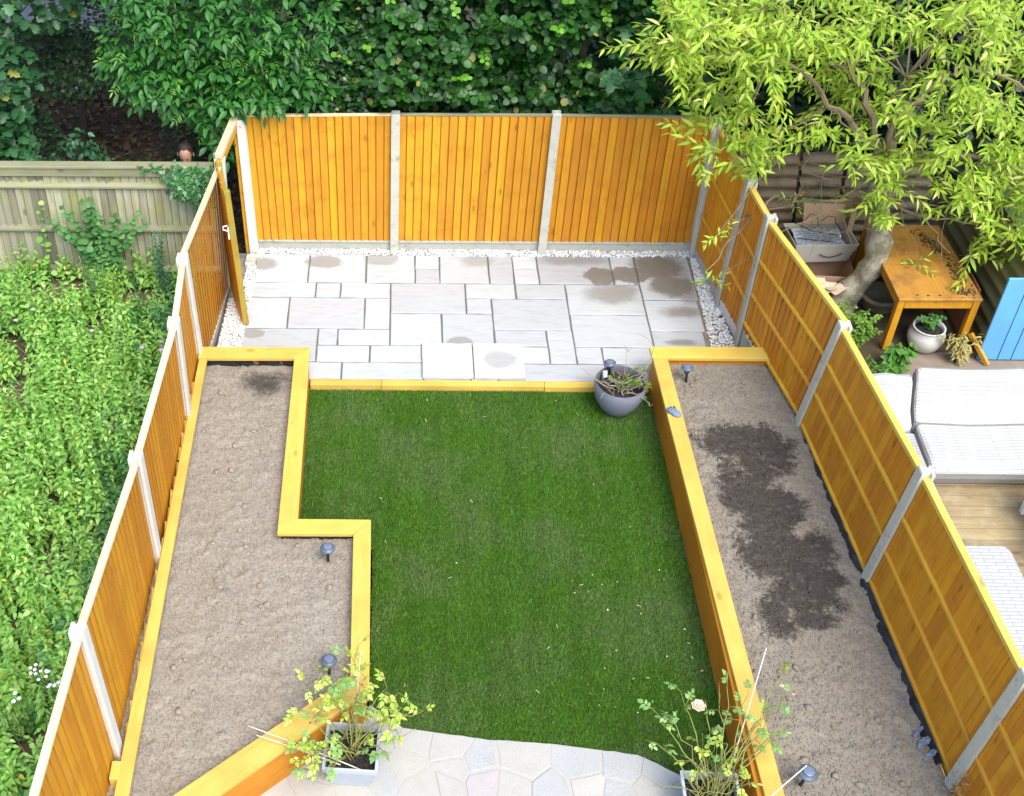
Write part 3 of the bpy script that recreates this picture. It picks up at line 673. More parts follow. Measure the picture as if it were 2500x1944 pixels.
# right fence ------------------------------------------------------------------------------------------
rf = thing('timber_fence', 'orange fence with horizontal rails and slotted concrete posts beside the long straight bed', 'fence', (4.4, -4, 0))
RP = [((4.17, -1.00, -.2), (4.225, -1.0, 1.72)), ((4.265, -1.72, -.2), (4.285, -1.70, 1.72)), ((4.50, -3.32, 0.), (4.585, -3.49, 1.70)), ((4.615, -5.41, 0.), (4.70, -5.50, 1.77)), ((4.70, -7.48, 0.), (4.80, -7.50, 1.77)), ((4.78, -9.4, 0.), (4.86, -9.4, 1.75))]
for i, (b, t) in enumerate(RP): cpost(rf, b, t, (0, 1, 0), .11, .115, CONC if i > 1 else CONM)
PP = [((4.065, .0, -.1), (4.07, .02, 1.80))]+RP
f = lambda b, t, z: Vector(b)+(Vector(t)-Vector(b))*((z-b[2])/(t[2]-b[2]))
NR = [10, 7, 16, 20, 20, 18]
for i in range(6):
    (b0, t0), (b1, t1) = PP[i], PP[i+1]
    zb = .14 if i < 2 else .26
    tz0 = t0[2]-.10; tz1 = t1[2]-(.03 if i == 2 else .10)
    if i == 0: tz0, tz1 = 1.74, 1.60
    A0, A1, B0, B1 = f(b0, t0, zb), f(b1, t1, zb), f(b0, t0, tz0), f(b1, t1, tz1)
    for a in (A0, B0): a.y -= .035
    for a in (A1, B1): a.y += .035
    rails = (.30, .66) if i < 2 else ((.06, .40, .70) if i == 3 else (.07, .36, .68))
    panel(rf, tuple(A0), tuple(A1), tuple(B0), tuple(B1), NR[i], (-1, 0, 0), T['board_r'], False, T['cap'], .06, .045, rails, T['rail'], True, 1.10, .016)
    if i < 2: bar('gravel_board', rf, (A0.x, A0.y, .04), (A1.x, A1.y, .04), .045, .19, CONW if i else CONM)
    if i == 2: bar('gravel_board', rf, (A0.x, A0.y, .12), (A1.x, A1.y, .12), .045, .22, CONM)

# weathered fence on the left -------------------------------------------------------------------------
wf = thing('weathered_fence', 'old greenish grey closeboard fence standing behind the nettle patch', 'fence', (-3.6, -.12, -.3))
x0, x1 = -6.8, -1.80; n = int((x1-x0)/.092)
for i in range(n):
    x = x0+(x1-x0)*(i+.5)/n
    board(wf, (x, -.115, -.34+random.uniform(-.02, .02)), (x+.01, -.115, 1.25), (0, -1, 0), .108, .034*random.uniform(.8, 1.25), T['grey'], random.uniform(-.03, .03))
bar('capping', wf, (x0, -.13, 1.335), (x1, -.13, 1.335), .13, .035, T['greyx'], bev=.006)
bar('fascia', wf, (x0, -.165, 1.26), (x1, -.165, 1.26), .03, .105, T['greyx'], bev=.005)
for z in (1.085, .47, -.13):
    g = G(); g.add([(x, y, zz) for x in (x0, x1) for y, zz in ((-.13, z-.05), (-.18, z-.045), (-.18, z-.015), (-.13, z+.045))], [(0, 1, 2, 3), (7, 6, 5, 4), (0, 4, 5, 1), (1, 5, 6, 2), (2, 6, 7, 3), (3, 7, 4, 0)])
    mk('rail', g.out('rail', T['greyx'], bevel=.004), wf)
# ------------------------------------------------------------------ leaves and plants
def leaf_mat(name, c0, c1, c2=None, rough=.45, trans=.35, spots=None, f2=.9):
    m = N(name, rough); i_ = m.island(); P = m.pos()
    c = m.mix(i_, c0, c1)
    if c2: c = m.mix(m.ramp(m.math('FRACT', m.math('MULTIPLY', i_, 7.1)), f2-.03, f2), c, c2)
    c = m.mix(m.ramp(m.noise(P, 1.6, 3), .35, .7, 0, .45), c, tuple(x*.62 for x in c0))
    if spots: c = m.mix(m.ramp(m.math('FRACT', m.math('MULTIPLY', i_, 13.7)), .986, .990), c, spots)
    m.color(c)
    tr = m.n('ShaderNodeBsdfTranslucent'); m.l(m.mix(1., c, (1.0, 1.0, .55), 'MULTIPLY'), tr.inputs[0])
    mx = m.n('ShaderNodeMixShader'); mx.inputs[0].default_value = trans
    o = m.t.nodes['Material Output']; m.l(m.b.outputs[0], mx.inputs[1]); m.l(tr.outputs[0], mx.inputs[2]); m.l(mx.outputs[0], o.inputs[0])
    return m.m
# leaf templates: x along the leaf, y across, z up; quads only (last corner may repeat a shared one)
def tpl(half, fold=.25, droop=.12):
    """half outline [(x, y)...] from base to tip -> folded leaf, two fans of quads along the midrib"""
    xs = [0]+[p[0] for p in half]+[1]
    V = [(x, 0, -droop*x*x) for x in xs]
    nb = len(xs)
    L = []; Rr = []
    for (x, y) in half:
        L.append(len(V)); V.append((x, y, -droop*x*x+fold*y)); Rr.append(len(V)); V.append((x, -y, -droop*x*x+fold*y))
    F = []
    F += [(0, 1, L[0], L[0]), (0, Rr[0], 1, 1)]
    for i in range(len(half)-1):
        F += [(i+1, i+2, L[i+1], L[i]), (i+1, Rr[i], Rr[i+1], i+2)]
    k = len(half)
    F += [(k, k+1, L[-1], L[-1]), (k, Rr[-1], k+1, k+1)]
    tri = []
    for f in F:
        if len(set(f)) == 4: tri += [(f[0], f[1], f[2]), (f[0], f[2], f[3])]
        else:
            u = []
            for q in f:
                if q not in u: u.append(q)
            tri.append(tuple(u))
    return np.array(V, float), np.array(tri, int)
LANCE = tpl([(.3, .125), (.65, .10)], .3, .25)
OVATE = tpl([(.18, .24), (.45, .30), (.78, .15)], .25, .2)
ELDL = tpl([(.25, .17), (.55, .20), (.82, .10)], .25, .2)
ROUND = tpl([(.12, .30), (.45, .46), (.80, .34)], .15, .15)
NETTLE = tpl([(.08, .26), (.4, .30), (.75, .14)], .3, .3)
# lobed leaf
def lobed(pts):
    V = [(.42, 0, 0)]+[(x, y, -.12*abs(y)-.1*x*x) for x, y in pts]; n = len(pts)
    return np.array(V, float), np.array([(0, i+1, (i+1) % n+1) for i in range(n)], int)
SYC = lobed([(0, .04), (.02, .42), (.25, .30), (.36, .58), (.50, .28), (.72, .30), (1, 0), (.72, -.30), (.50, -.28), (.36, -.58), (.25, -.30), (.02, -.42), (0, -.04)])
IVY = lobed([(0, .0), (.02, .36), (.40, .42), (.55, .22), (1, 0), (.55, -.22), (.40, -.42), (.02, -.36)])
def leaves(tp, P, D, Nn, s):
    """place template leaves: base points P, directions D, normals Nn, sizes s"""
    TV, TF = tp; P = np.asarray(P, float); D = unit(np.asarray(D, float)); Nn = np.asarray(Nn, float)
    Nn = unit(Nn-D*(Nn*D).sum(1, keepdims=True)); Y = np.cross(Nn, D); s = np.asarray(s, float)[:, None, None]
    wv = rng.uniform(.85, 1.15, len(P))[:, None, None]
    V = P[:, None]+s*(TV[None, :, 0:1]*D[:, None]+wv*TV[None, :, 1:2]*Y[:, None]+TV[None, :, 2:3]*Nn[:, None])
    F = TF[None]+(np.arange(len(P))*len(TV))[:, None, None]
    return V.reshape(-1, 3), F.reshape(-1, 3)
def joinleaf(parts):
    V = []; F = []; b = 0; mi = []
    for k, (v, f) in enumerate(parts):
        V.append(v); F.append(f+b); b += len(v); mi.append(np.full(len(f), k))
    return np.concatenate(V), np.concatenate(F), np.concatenate(mi)
def rdir(n, up=0., s=1.):
    d = rng.normal(size=(n, 3))*s; d[:, 2] += up; return unit(d)
def trunk(name, parent, paths, mat, n=7):
    g = G()
    for pts, rads in paths: g.tube(pts, rads, n)
    return mk(name, g.out(name, mat, True), parent)
BARK = None
mbk = N('grey_bark', .9); P = mbk.pos(); w = mbk.noise(mbk.mapped(P, (14, 14, 3.5)), 1, 5, .7, 1.2); v = mbk.noise(P, 5, 5, .7)
c = mbk.mix(w, (.24, .215, .155), (.52, .48, .37)); c = mbk.mix(mbk.ramp(v, .40, .62, 0, .85), c, (.13, .12, .06)); c = mbk.mix(mbk.ramp(mbk.noise(P, 22, 3), .62, .7, 0, .6), c, (.50, .48, .42)); mbk.color(c); mbk.bump(w, .9, .02); BARK = mbk.m
TWIG = plain('twig_bark', (.20, .15, .085), .85, .35, 30, .3)
TWIGG = plain('green_twig', (.22, .22, .06), .7, .3, 20, .2)
DARKB = plain('dark_bark', (.045, .035, .025), .95, .4, 12, .6)
UP = np.array([0, 0, 1.])

# --- hedge plants behind the back fence ------------------------------------------------------------------
def hedge(name, label, x0, x1, front, depth, z0, z1, n, tp, size, mat, trunks, lump=1.6, thr=.40, shoots=0, shoot_mat=None, group=None, sx=.12, thick=1.0, keep=None):
    """a leafy mass with a ragged front at y=front(x,z): leaves lie in overlapping sprays, gaps are left dark"""
    cx = (x0+x1)/2; y0 = front(np.array([cx]), np.array([(z0+z1)/2]))[0]
    th = thing(name, label, 'tree', (cx, y0+.5, -.45), group); thr = thr+.04
    ns = n//9
    X = rng.uniform(x0, x1, ns); Z = rng.uniform(z0, z1, ns); Yf = front(X, Z)
    dep = rng.exponential(.22, ns)*thick; dep = np.minimum(dep, depth)
    Pn = np.stack([X, Yf+dep, Z], 1)
    lum = fbm(Pn*np.array([1, .6, 1]), lump, 2)
    Pn[:, 1] += (.55-lum)*1.1
    low = Pn[:, 2] < 2.05; Pn[low, 1] = np.maximum(Pn[low, 1], .40+rng.uniform(0, .15, low.sum())); Pn[:, 1] = np.maximum(Pn[:, 1], .02)
    k = (fbm(Pn+31, lump*1.3, 2) > thr) | (dep > .35)
    if keep is not None: k &= keep(Pn)
    Pn = Pn[k]; ns = len(Pn)
    # each spray: a twig hanging out of the hedge with leaves alternating along it
    td = unit(rng.normal(size=(ns, 3))*.55+np.array([0, -.75, -.10])); L = rng.uniform(.16, .38, ns)
    LP, LD, LN, LS = [], [], [], []
    for j in range(9):
        t = (j+.5)/9; side = 1 if j % 2 else -1
        p = Pn+td*(L*t)[:, None]; p[:, 2] -= .10*t*t*L
        sd_ = unit(np.cross(td, UP)+1e-6)*side
        d = unit(td*.5+sd_*rng.uniform(.5, 1., (ns, 1))+rng.normal(size=(ns, 3))*.25-UP*.18)
        nn = unit(UP*.75+np.array([0, -.55, 0])+rng.normal(size=(ns, 3))*.32)
        LP.append(p); LD.append(d); LN.append(nn); LS.append(size*rng.uniform(.6, 1.25, ns))
    LP, LD, LN, LS = map(np.concatenate, (LP, LD, LN, LS))
    tipy = (LP+LD*LS[:, None])[:, 1]; k = ~((LP[:, 2] < 2.06) & (np.minimum(LP[:, 1], tipy) < .20)); LP, LD, LN, LS = LP[k], LD[k], LN[k], LS[k]
    V, F = leaves(tp, LP, LD, LN, LS)
    mk('crown', fastmesh('crown', V, F, mat), th)
    if shoots:
        ok_ = np.where(Pn[:, 2] > 2.12)[0]; ii = rng.choice(ok_, min(shoots, len(ok_)), replace=False)
        P0 = Pn[ii]+np.array([0, -.16, .06]); D0 = unit(rng.normal(size=(len(ii), 3))*.4+np.array([0, -.8, .15]))
        g = G(); A, B, C, Sz = [], [], [], []
        for p, d in zip(P0, D0):
            L_ = random.uniform(.2, .42); g.tube([p, p+d*L_*.5+np.array([0, 0, .02]), p+d*L_-np.array([0, 0, .04])], [.004, .003, .002], 3)
            for j in range(9):
                t = j/8; A.append(p+d*L_*t-np.array([0, 0, .05*t*t])); s_ = np.cross(d, UP)*(1 if j % 2 else -1)
                B.append(d*.5+s_*.8+rng.normal(size=3)*.2-UP*.15); C.append(UP+np.array([0, -.4, 0])+rng.normal(size=3)*.25); Sz.append(size*random.uniform(.7, 1.2)*(1-.35*t))
        V, F = leaves(tp, A, B, C, Sz); tag(mk('young_shoots', fastmesh('young_shoots', V, F, shoot_mat or mat), th), kind='stuff')
    trunk('trunk', th, trunks, DARKB)
    return th
HZ = leaf_mat('hazel_leaf', (.010, .050, .006), (.034, .130, .014), None, .42, .22, (.24, .22, .05))
HZB = leaf_mat('hazel_young_leaf', (.10, .30, .025), (.20, .44, .04), None, .42, .4)
ELD = leaf_mat('elder_leaf', (.024, .115, .018), (.068, .240, .040), None, .4, .3)
ELB = leaf_mat('elder_young_leaf', (.13, .33, .04), (.22, .46, .06), None, .42, .4)
SYCM = leaf_mat('sycamore_leaf', (.020, .075, .026), (.055, .170, .056), None, .35, .25, (.25, .26, .06))
HAW = leaf_mat('hawthorn_leaf', (.012, .045, .012), (.045, .115, .036), None, .4, .2, (.22, .20, .05))
IVM = leaf_mat('ivy_leaf', (.040, .140, .040), (.110, .270, .090), (.22, .42, .16), .3, .15)
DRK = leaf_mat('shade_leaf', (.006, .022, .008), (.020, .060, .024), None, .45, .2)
fr = lambda base, lean=.12: (lambda X, Z: base+lean*(Z-1.5)*.8)
hedge('hazel_tree', 'round leaved dark green hazel behind the middle panel of the back fence', -.35, 1.75, fr(.42), 1.6, .6, 4.0, 17000, ROUND, .088, HZ,
      [([(.7, 1., -.45), (.6, .95, 1.2), (.5, .9, 3.2)], [.07, .06, .03]), ([(.8, 1.1, -.45), (1.1, 1., 1.4), (1.4, 1., 3.4)], [.06, .05, .02])], shoots=26, shoot_mat=HZB)
hedge('hazel_tree', 'round leaved green hazel behind the right panel of the back fence with bright young shoots', 1.7, 4.1, fr(.42), 1.6, .6, 4.0, 19000, ROUND, .09, HZ,
      [([(2.7, 1., -.45), (2.6, .95, 1.2), (2.5, .9, 3.2)], [.07, .06, .03]), ([(2.8, 1.1, -.45), (3.1, 1., 1.4), (3.4, 1., 3.4)], [.06, .05, .02])], shoots=20, shoot_mat=HZB)
hedge('sycamore_tree', 'dark lobed leaved young sycamore behind the corner where back fence meets orange rail fence', 2.7, 4.6, fr(.32), .8, 1.2, 3.4, 3600, SYC, .15, SYCM, [([(3.6, .8, -.45), (3.5, .8, 1.2), (3.5, .7, 3.)], [.05, .04, .02])], thr=.5)
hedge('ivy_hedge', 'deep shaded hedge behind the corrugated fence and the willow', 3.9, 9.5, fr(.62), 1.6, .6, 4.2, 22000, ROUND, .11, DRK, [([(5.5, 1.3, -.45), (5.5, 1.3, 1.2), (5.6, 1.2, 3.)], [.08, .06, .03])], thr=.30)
hedge('hawthorn_tree', 'small leaved dull green hawthorn between the elder and the hazel', -1.0, .0, fr(.36), .9, 1.1, 3.3, 11000, IVY, .05, HAW, [([(-.5, .8, -.45), (-.5, .75, 1.3), (-.4, .7, 3.)], [.05, .04, .02])])

# elder: compound leaves (five leaflets)
def compound(name, parent, P, D, Nn, size, mat, tp=OVATE, pairs=2, spread=.9):
    A, B, C, Sz = [], [], [], []
    P = np.asarray(P); D = unit(np.asarray(D)); Nn = np.asarray(Nn); Nn = unit(Nn-D*(Nn*D).sum(1, keepdims=True)); Y = np.cross(Nn, D); L = np.asarray(size)[:, None]
    for k in range(pairs):
        t = (.38+.34*k)
        for s in (-1, 1):
            A.append(P+D*L*t*1.5-Nn*L*.12*t*t); B.append(D*.45+Y*s*spread-Nn*.12+rng.normal(size=P.shape)*.08); C.append(Nn+rng.normal(size=P.shape)*.12); Sz.append(np.asarray(size)*rng.uniform(.75, 1.05, len(P)))
    A.append(P+D*L*(.38+.34*pairs)*1.4-Nn*L*.15); B.append(D-Nn*.25); C.append(Nn); Sz.append(np.asarray(size)*1.1)
    V, F = leaves(tp, *map(np.concatenate, (A, B, C, Sz)))
    return mk(name, fastmesh(name, V, F, mat), parent)
eld = thing('elder_tree', 'bright green elder with compound leaves overhanging the left end of the back fence', 'tree', (-1.6, .9, -.45))
trunk('trunk', eld, [([(-1.5, 1.0, -.45), (-1.6, .95, 1.0), (-1.9, .8, 2.2), (-2.2, .6, 2.9)], [.06, .05, .035, .015]), ([(-1.55, 1.0, .6), (-1.2, .8, 1.7), (-.9, .6, 2.7)], [.04, .03, .012])], DARKB)
def elder_points(n):
    C = []
    # lobes of the crown: centre, radii, weight
    for (cx, cy, cz, rx, ry, rz, wt) in ((-2.35, .65, 2.35, .62, .5, .50, 3), (-1.75, .55, 2.25, .7, .5, .55, 3), (-1.2, .45, 2.2, .55, .4, .5, 2.4), (-1.9, .6, 3.0, .8, .5, .5, 2), (-1.1, .5, 2.9, .7, .45, .5, 2),
                                      (-1.72, .42, 1.62, .16, .2, .38, .5), (-1.65, .35, 1.85, .30, .25, .3, .8), (-.85, .4, 2.0, .4, .3, .3, 1), (-1.3, .8, 3.9, 1.3, .8, .7, 2.2), (-2.6, .75, 3.5, .6, .5, .6, 1.2)):
        k = int(n*wt/18.4); d = rdir(k); d[:, 1] = -np.abs(d[:, 1])*rng.choice([1, 1, 1, -1], k); r = rng.uniform(.72, 1.05, (k, 1))
        C.append(np.concatenate([np.array([cx, cy, cz])+d*r*np.array([rx, ry, rz]), d], 1))
    return np.concatenate(C)
q = elder_points(1750); q = q[~((q[:, 2] < 2.0) & (q[:, 1] < .36) & (q[:, 0] > -1.6))]; Pq, Dq = q[:, :3], q[:, 3:]
D_ = unit(Dq*.7+np.array([0, -.45, -.12])+rng.normal(size=Dq.shape)*.3); N_ = unit(UP*.8+np.array([0, -.5, 0])+Dq*.25+rng.normal(size=Dq.shape)*.2)
compound('crown', eld, Pq, D_, N_, rng.uniform(.08, .145, len(Pq)), ELD, ELDL)
ii = rng.choice(len(Pq), 230, replace=False)
compound('young_shoots', eld, Pq[ii]+Dq[ii]*.10+UP*.02, unit(D_[ii]+UP*.15), N_[ii], rng.uniform(.05, .085, len(ii)), ELB, LANCE, 3)

# sycamore on the left, with lower sprays
def spray_tree(name, label, lobes, n, tp, size, mat, trunks, cat='tree', tm=None, bias=(0, -.5, 0), inner=.25, group=None):
    c0 = trunks[0][0][0]; th = thing(name, label, cat, tuple(c0), group)
    wt = sum(l[6] for l in lobes); A, B, C, Sz = [], [], [], []
    for (cx, cy, cz, rx, ry, rz, w_) in lobes:
        k = int(n*w_/wt); d = rdir(k, .25); r = np.where(rng.random(k) < inner, rng.uniform(.3, .8, k), rng.uniform(.8, 1.08, k))[:, None]
        A.append(np.array([cx, cy, cz])+d*r*np.array([rx, ry, rz])); B.append(unit(d*.6+np.array(bias)+rng.normal(size=d.shape)*.45-UP*.25)); C.append(unit(UP*.8+np.array([0, -.4, 0])+d*.3+rng.normal(size=d.shape)*.28)); Sz.append(size*rng.uniform(.6, 1.2, k))
    A, B, C, Sz = map(np.concatenate, (A, B, C, Sz))
    V, F = leaves(tp, A, B, C, Sz); mk('crown', fastmesh('crown', V, F, mat), th)
    trunk('trunk', th, trunks, tm or DARKB); return th
spray_tree('sycamore_tree', 'lobed leaved sycamore spreading over the left end of the grey fence', [(-4.75, .9, 2.0, .7, .6, .85, 3), (-4.6, .7, 1.15, .45, .45, .5, 1.2), (-5.2, .9, 1.4, .6, .5, .9, 1.6), (-5., 1.5, 3.3, 1.5, 1.2, .7, 2.5), (-4.2, 1.7, 2.6, .7, .6, .35, 1.2), (-4.35, .5, .9, .28, .25, .3, .5)], 2600, SYC, .15, SYCM,
           [([(-5.0, 1.2, -.45), (-5., 1.2, 1.4), (-4.9, 1.1, 2.8)], [.11, .09, .05])])
spray_tree('hawthorn_tree', 'dark scrubby hawthorn in the gap left of the elder', [(-4.0, 2.2, 1.5, .7, .5, .5, 2), (-3.3, 2.8, 1.6, .9, .5, .55, 2), (-4.4, 1.6, .6, .35, .3, .6, 1), (-5.3, 2.4, .9, .6, .5, .9, 1.6), (-2.4, 2.0, .9, .45, .4, .7, 1.2)], 5200, IVY, .07, HAW,
           [([(-4.0, 2.4, -.45), (-3.9, 2.3, .6), (-3.7, 2.3, 1.6)], [.05, .04, .02])])
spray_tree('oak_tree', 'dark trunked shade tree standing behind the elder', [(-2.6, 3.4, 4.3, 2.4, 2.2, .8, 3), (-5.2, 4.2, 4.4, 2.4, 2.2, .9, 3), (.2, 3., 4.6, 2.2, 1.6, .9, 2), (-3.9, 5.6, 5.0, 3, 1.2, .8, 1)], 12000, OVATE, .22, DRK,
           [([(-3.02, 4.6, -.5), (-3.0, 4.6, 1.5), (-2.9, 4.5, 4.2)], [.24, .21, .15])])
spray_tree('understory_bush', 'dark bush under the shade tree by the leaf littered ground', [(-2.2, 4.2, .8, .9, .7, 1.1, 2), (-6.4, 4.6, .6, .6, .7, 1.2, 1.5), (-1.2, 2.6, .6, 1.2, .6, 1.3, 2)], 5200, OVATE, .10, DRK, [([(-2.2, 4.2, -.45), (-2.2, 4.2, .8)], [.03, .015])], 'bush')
spray_tree('bramble_shrub', 'low glossy bramble sprays rising above the grey fence left of the leaf litter', [(-3.35, .35, .95, .25, .22, .30, 1.1), (-3.45, .35, 1.25, .2, .2, .25, .6), (-3.95, .3, .95, .3, .2, .25, .9), (-2.9, .9, .5, .3, .3, .3, .5)], 420, OVATE, .085, SYCM, [([(-3.4, .4, -.45), (-3.4, .4, 1.1)], [.012, .006])], 'shrub')
# leaf litter in the gap
mlit = N('dead_leaf', .85); mlit.color(mlit.mix(mlit.island(), (.045, .028, .014), (.16, .11, .06)))
nl = 5200; X = rng.uniform(-6.2, -1.6, nl); Y = rng.uniform(.3, 7.0, nl)
V, F = leaves(OVATE, np.stack([X, Y, -.44+.10*(fbm(xyz(X, Y), .4)-.5)+rng.uniform(.0, .05, nl)], 1), rdir(nl, 0)*np.array([1, 1, .25]), unit(UP+rng.normal(size=(nl, 3))*.35), rng.uniform(.06, .13, nl))
tag(mk('leaf_litter', fastmesh('leaf_litter', V, F, mlit.m)), 'brown dead leaves covering the shaded ground under the trees', kind='stuff')
# distant wood mass so that no sky or bare ground shows between trees
nl = 16000; X = rng.uniform(-11, 13, nl); Y = rng.uniform(2.2, 4.5, nl)+np.where(X < -1.2, 7., 0); Z = rng.uniform(-.4, 5.2, nl); k = ~((X < -3.6) & (X > -6.6) & (Z < 1.2)); X, Y, Z = X[k], Y[k], Z[k]; nl = len(X)
V, F = leaves(OVATE, np.stack([X, Y, Z], 1), rdir(nl, -.2), unit(UP+rng.normal(size=(nl, 3))*.6+np.array([0, -.5, 0])), rng.uniform(.16, .30, nl))
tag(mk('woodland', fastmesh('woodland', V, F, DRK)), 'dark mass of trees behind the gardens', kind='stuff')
# rendered house wall far behind
hw = thing('house', 'grey rendered house wall glimpsed between trees at the back left', 'house', (-5.4, 7.0, -.5))
g = G(); g.box((-5.4, 7.4, 1.6), (6.2, .8, 4.3)); mk('wall', g.out('wall', plain('grey_render', (.50, .48, .54), .9, .08, 3, .3)), hw)
g = G(); g.prism([(-8.8, 6.8), (-2.0, 6.8), (-2.0, 8.4), (-8.8, 8.4)], 3.75, 3.9); mk('roof', g.out('roof', plain('slate', (.10, .10, .11))), hw)

# --- willow-leaved tree on the right ------------------------------------------------------------------------
WIL = leaf_mat('willow_leaf', (.27, .455, .028), (.49, .62, .07), (.64, .70, .18), .45, .38, (.42, .36, .04), .93)
wt_ = thing('willow_tree', 'yellow green narrow leaved tree leaning over cardboard boxes and wooden table', 'tree', (5.56, -1.0, 0))
TR = [(5.55, -1.0, -.05), (5.60, -1.0, .15), (5.74, -1.01, .42), (5.83, -1.02, .68), (5.80, -1.0, .92), (5.70, -1.0, 1.22), (5.64, -1.0, 1.55), (5.62, -1.02, 1.8)]
TRs = [Vector(TR[i]).lerp(Vector(TR[i+1]), k/4) for i in range(len(TR)-1) for k in range(4)]; rr_ = [.20, .165, .135, .126, .140, .126, .122, .12]; g = G(); g.tube(TRs, [(rr_[i]*(4-k)+rr_[i+1]*k)/4*(1+.10*math.sin(i*5.1+k*1.9)) for i in range(len(TR)-1) for k in range(4)], 16)
me = g.out('trunk', BARK, True)
for v_ in me.vertices:
    d = (vnoise(np.array([v_.co[:]]), 8)[0]-.5)*.075; v_.co.x += d; v_.co.y += d*.7
mk('trunk', me, wt_)
CL = [(3.05,-1.23,3.68),(3.0,-1.19,3.31),(3.11,-1.02,3.18),(3.56,.14,3.05),(3.89,-.1,3.21),(3.68,-.17,2.65),(3.64,-1.26,3.35),(3.81,-.63,2.55),(3.88,-1.15,3.45),(4.09,-1.35,3.74),(3.99,-1.49,3.22),(3.95,-1.27,2.69),(4.77,.15,2.66),(4.91,-.04,3.13),(4.94,-.09,2.55),(4.79,-1.31,3.48),(5.09,-1.08,3.61),(5.48,-.45,2.63),(5.8,-.24,3.12),(6.33,.06,3.14),(5.88,-1.53,3.49),(6.6,-.49,3.24),(6.94,-.36,2.65),(6.44,-.69,2.6),(6.46,-1.34,2.74),(5.45,-1.52,2.83),(5.8,.17,1.84),(5.37,.03,2.15),(3.83,-1.27,2.3),(4.25,-.97,2.02),(4.5,-.67,2.07),(5.14,-1.55,2.37),(5.72,-1.01,2.05),(5.98,-1.22,2.12),(6.24,-1.38,1.88),(6.4,-1.38,2.16),(6.67,-1.3,2.28),(7.2,-.78,1.39),(6.89,-.99,1.33),(6.91,-1.49,1.37),(6.78,-1.35,1.15),(3.68,-1.24,2.39),(3.79,-1.34,3.19),(3.2,-1.27,3.6),(4.37,-.31,3.1),(5.26,.09,2.46),(5.38,.21,3.12),(6.27,.22,2.85),(5.79,-1.66,3.93),(6.27,-1.12,3.83),(3.38,.23,3.32),(4.02,-.15,3.54),(4.5,-.88,3.81),(5.62,.19,3.35),(6.04,-.46,3.68),(7.28,-.06,2.83),(6.98,-1.11,2.56),(7.32,-1.11,1.72),(7.38,-1.18,1.04),(6.04,-1.59,2.61),(3.29,-1.61,3.67),(3.2,-.75,3.56),(4.01,-.97,3.66),(4.81,-1.12,2.44),(5.78,-1.51,3.13),(4.13,.26,2.88),(5.62,-1.28,1.62),(5.52,-1.3,1.85),
      (4.4,-1.2,4.3),(5.2,-.8,4.6),(6.1,-.9,4.5),(6.9,-.9,3.7),(7.6,-.9,3.2),(7.7,-1.0,2.2),(3.6,-1.0,4.1),(7.35,-1.75,1.75),(7.6,-1.9,1.5),(7.2,-1.5,1.95),(7.7,-1.6,2.0),(7.1,-.6,1.7),(7.5,-.5,1.5),(6.9,-1.3,1.7)]
SMALL = [(3.79, -1.6, 1.41), (3.80, -1.68, .87), (4.84, -.7, 1.19), (6.22, -1.2, .80), (5.45, -.4, 1.13), (5.62, -1.2, 1.40)]
g = G(); A, B, C, Sz = [], [], [], []
top = Vector(TR[-1]); hubs = [Vector(p) for p in ((4.9, -.8, 2.5), (4.2, -.7, 3.0), (5.2, -.4, 2.7), (5.9, -.7, 2.6), (6.4, -.8, 2.9), (6.6, -1.0, 2.0), (5.5, -1.1, 3.0), (3.6, -.9, 3.2), (7.0, -.9, 2.5))]
par = {0: top, 1: hubs[0], 2: top, 3: top, 4: hubs[3], 5: top, 6: top, 7: hubs[1], 8: hubs[4]}
rad = [.036, .022, .032, .036, .022, .03, .03, .014, .016]
def limb(p, q, r0, r1, sag=.08, n=6, wob=.05, nn=5):
    p, q = Vector(p), Vector(q); pts = []
    for i in range(n+1):
        t = i/n; c = p.lerp(q, t); k = math.sin(math.pi*t)
        pts.append(c+Vector((random.uniform(-wob, wob)*k, random.uniform(-wob, wob)*k, sag*k)))
    g.tube(pts, [r0+(r1-r0)*i/n for i in range(n+1)], nn); return pts
for k, h in enumerate(hubs): limb(par[k], h, rad[k]*1.25, rad[k]*.8, .15, 7, .07, 6)
for ci, c_ in enumerate(CL+SMALL):
    c_ = Vector(c_); small = ci >= len(CL)
    hub = min(hubs+[top], key=lambda h: (h-c_).length) if not small else min(hubs+[top], key=lambda h: (Vector((h.x, h.y, h.z))-c_).length)
    limb(hub, c_, .011 if not small else .007, .004, .05, 5, .06, 4)
    nt = 10 if not small else 4
    for t_ in range(nt):
        d = Vector((random.gauss(0, 1), random.gauss(0, 1)-.25, random.gauss(0, .6)+.10)).normalized()
        L = random.uniform(.24, .52) if not small else random.uniform(.12, .25)
        st_ = c_+Vector((random.gauss(0, .10), random.gauss(0, .10), random.gauss(0, .08)))*(.3 if small else 1)
        pts = [st_+d*L*t-Vector((0, 0, .09*L*t*t)) for t in (0, .33, .66, 1)]
        g.tube(pts, [.0045, .004, .003, .002], 3, 1)
        m_ = int(L/.030)
        for j in range(m_):
            t = (j+.6)/m_; p = st_+d*L*t-Vector((0, 0, .09*L*t*t)); ph = j*2.4+random.uniform(-.4, .4)
            o = d.orthogonal().normalized(); o2 = d.cross(o); s = o*math.cos(ph)+o2*math.sin(ph)
            b = (d*.75+s*.75+Vector((0, 0, -.18))).normalized(); A.append(p[:]); B.append(b[:])
            C.append((Vector((0, -.25, .9))+s*.2+Vector((random.gauss(0, .35), random.gauss(0, .35), random.gauss(0, .2))))[:]); Sz.append(random.uniform(.11, .185)*(1-.25*t)*(.68 if small else 1))
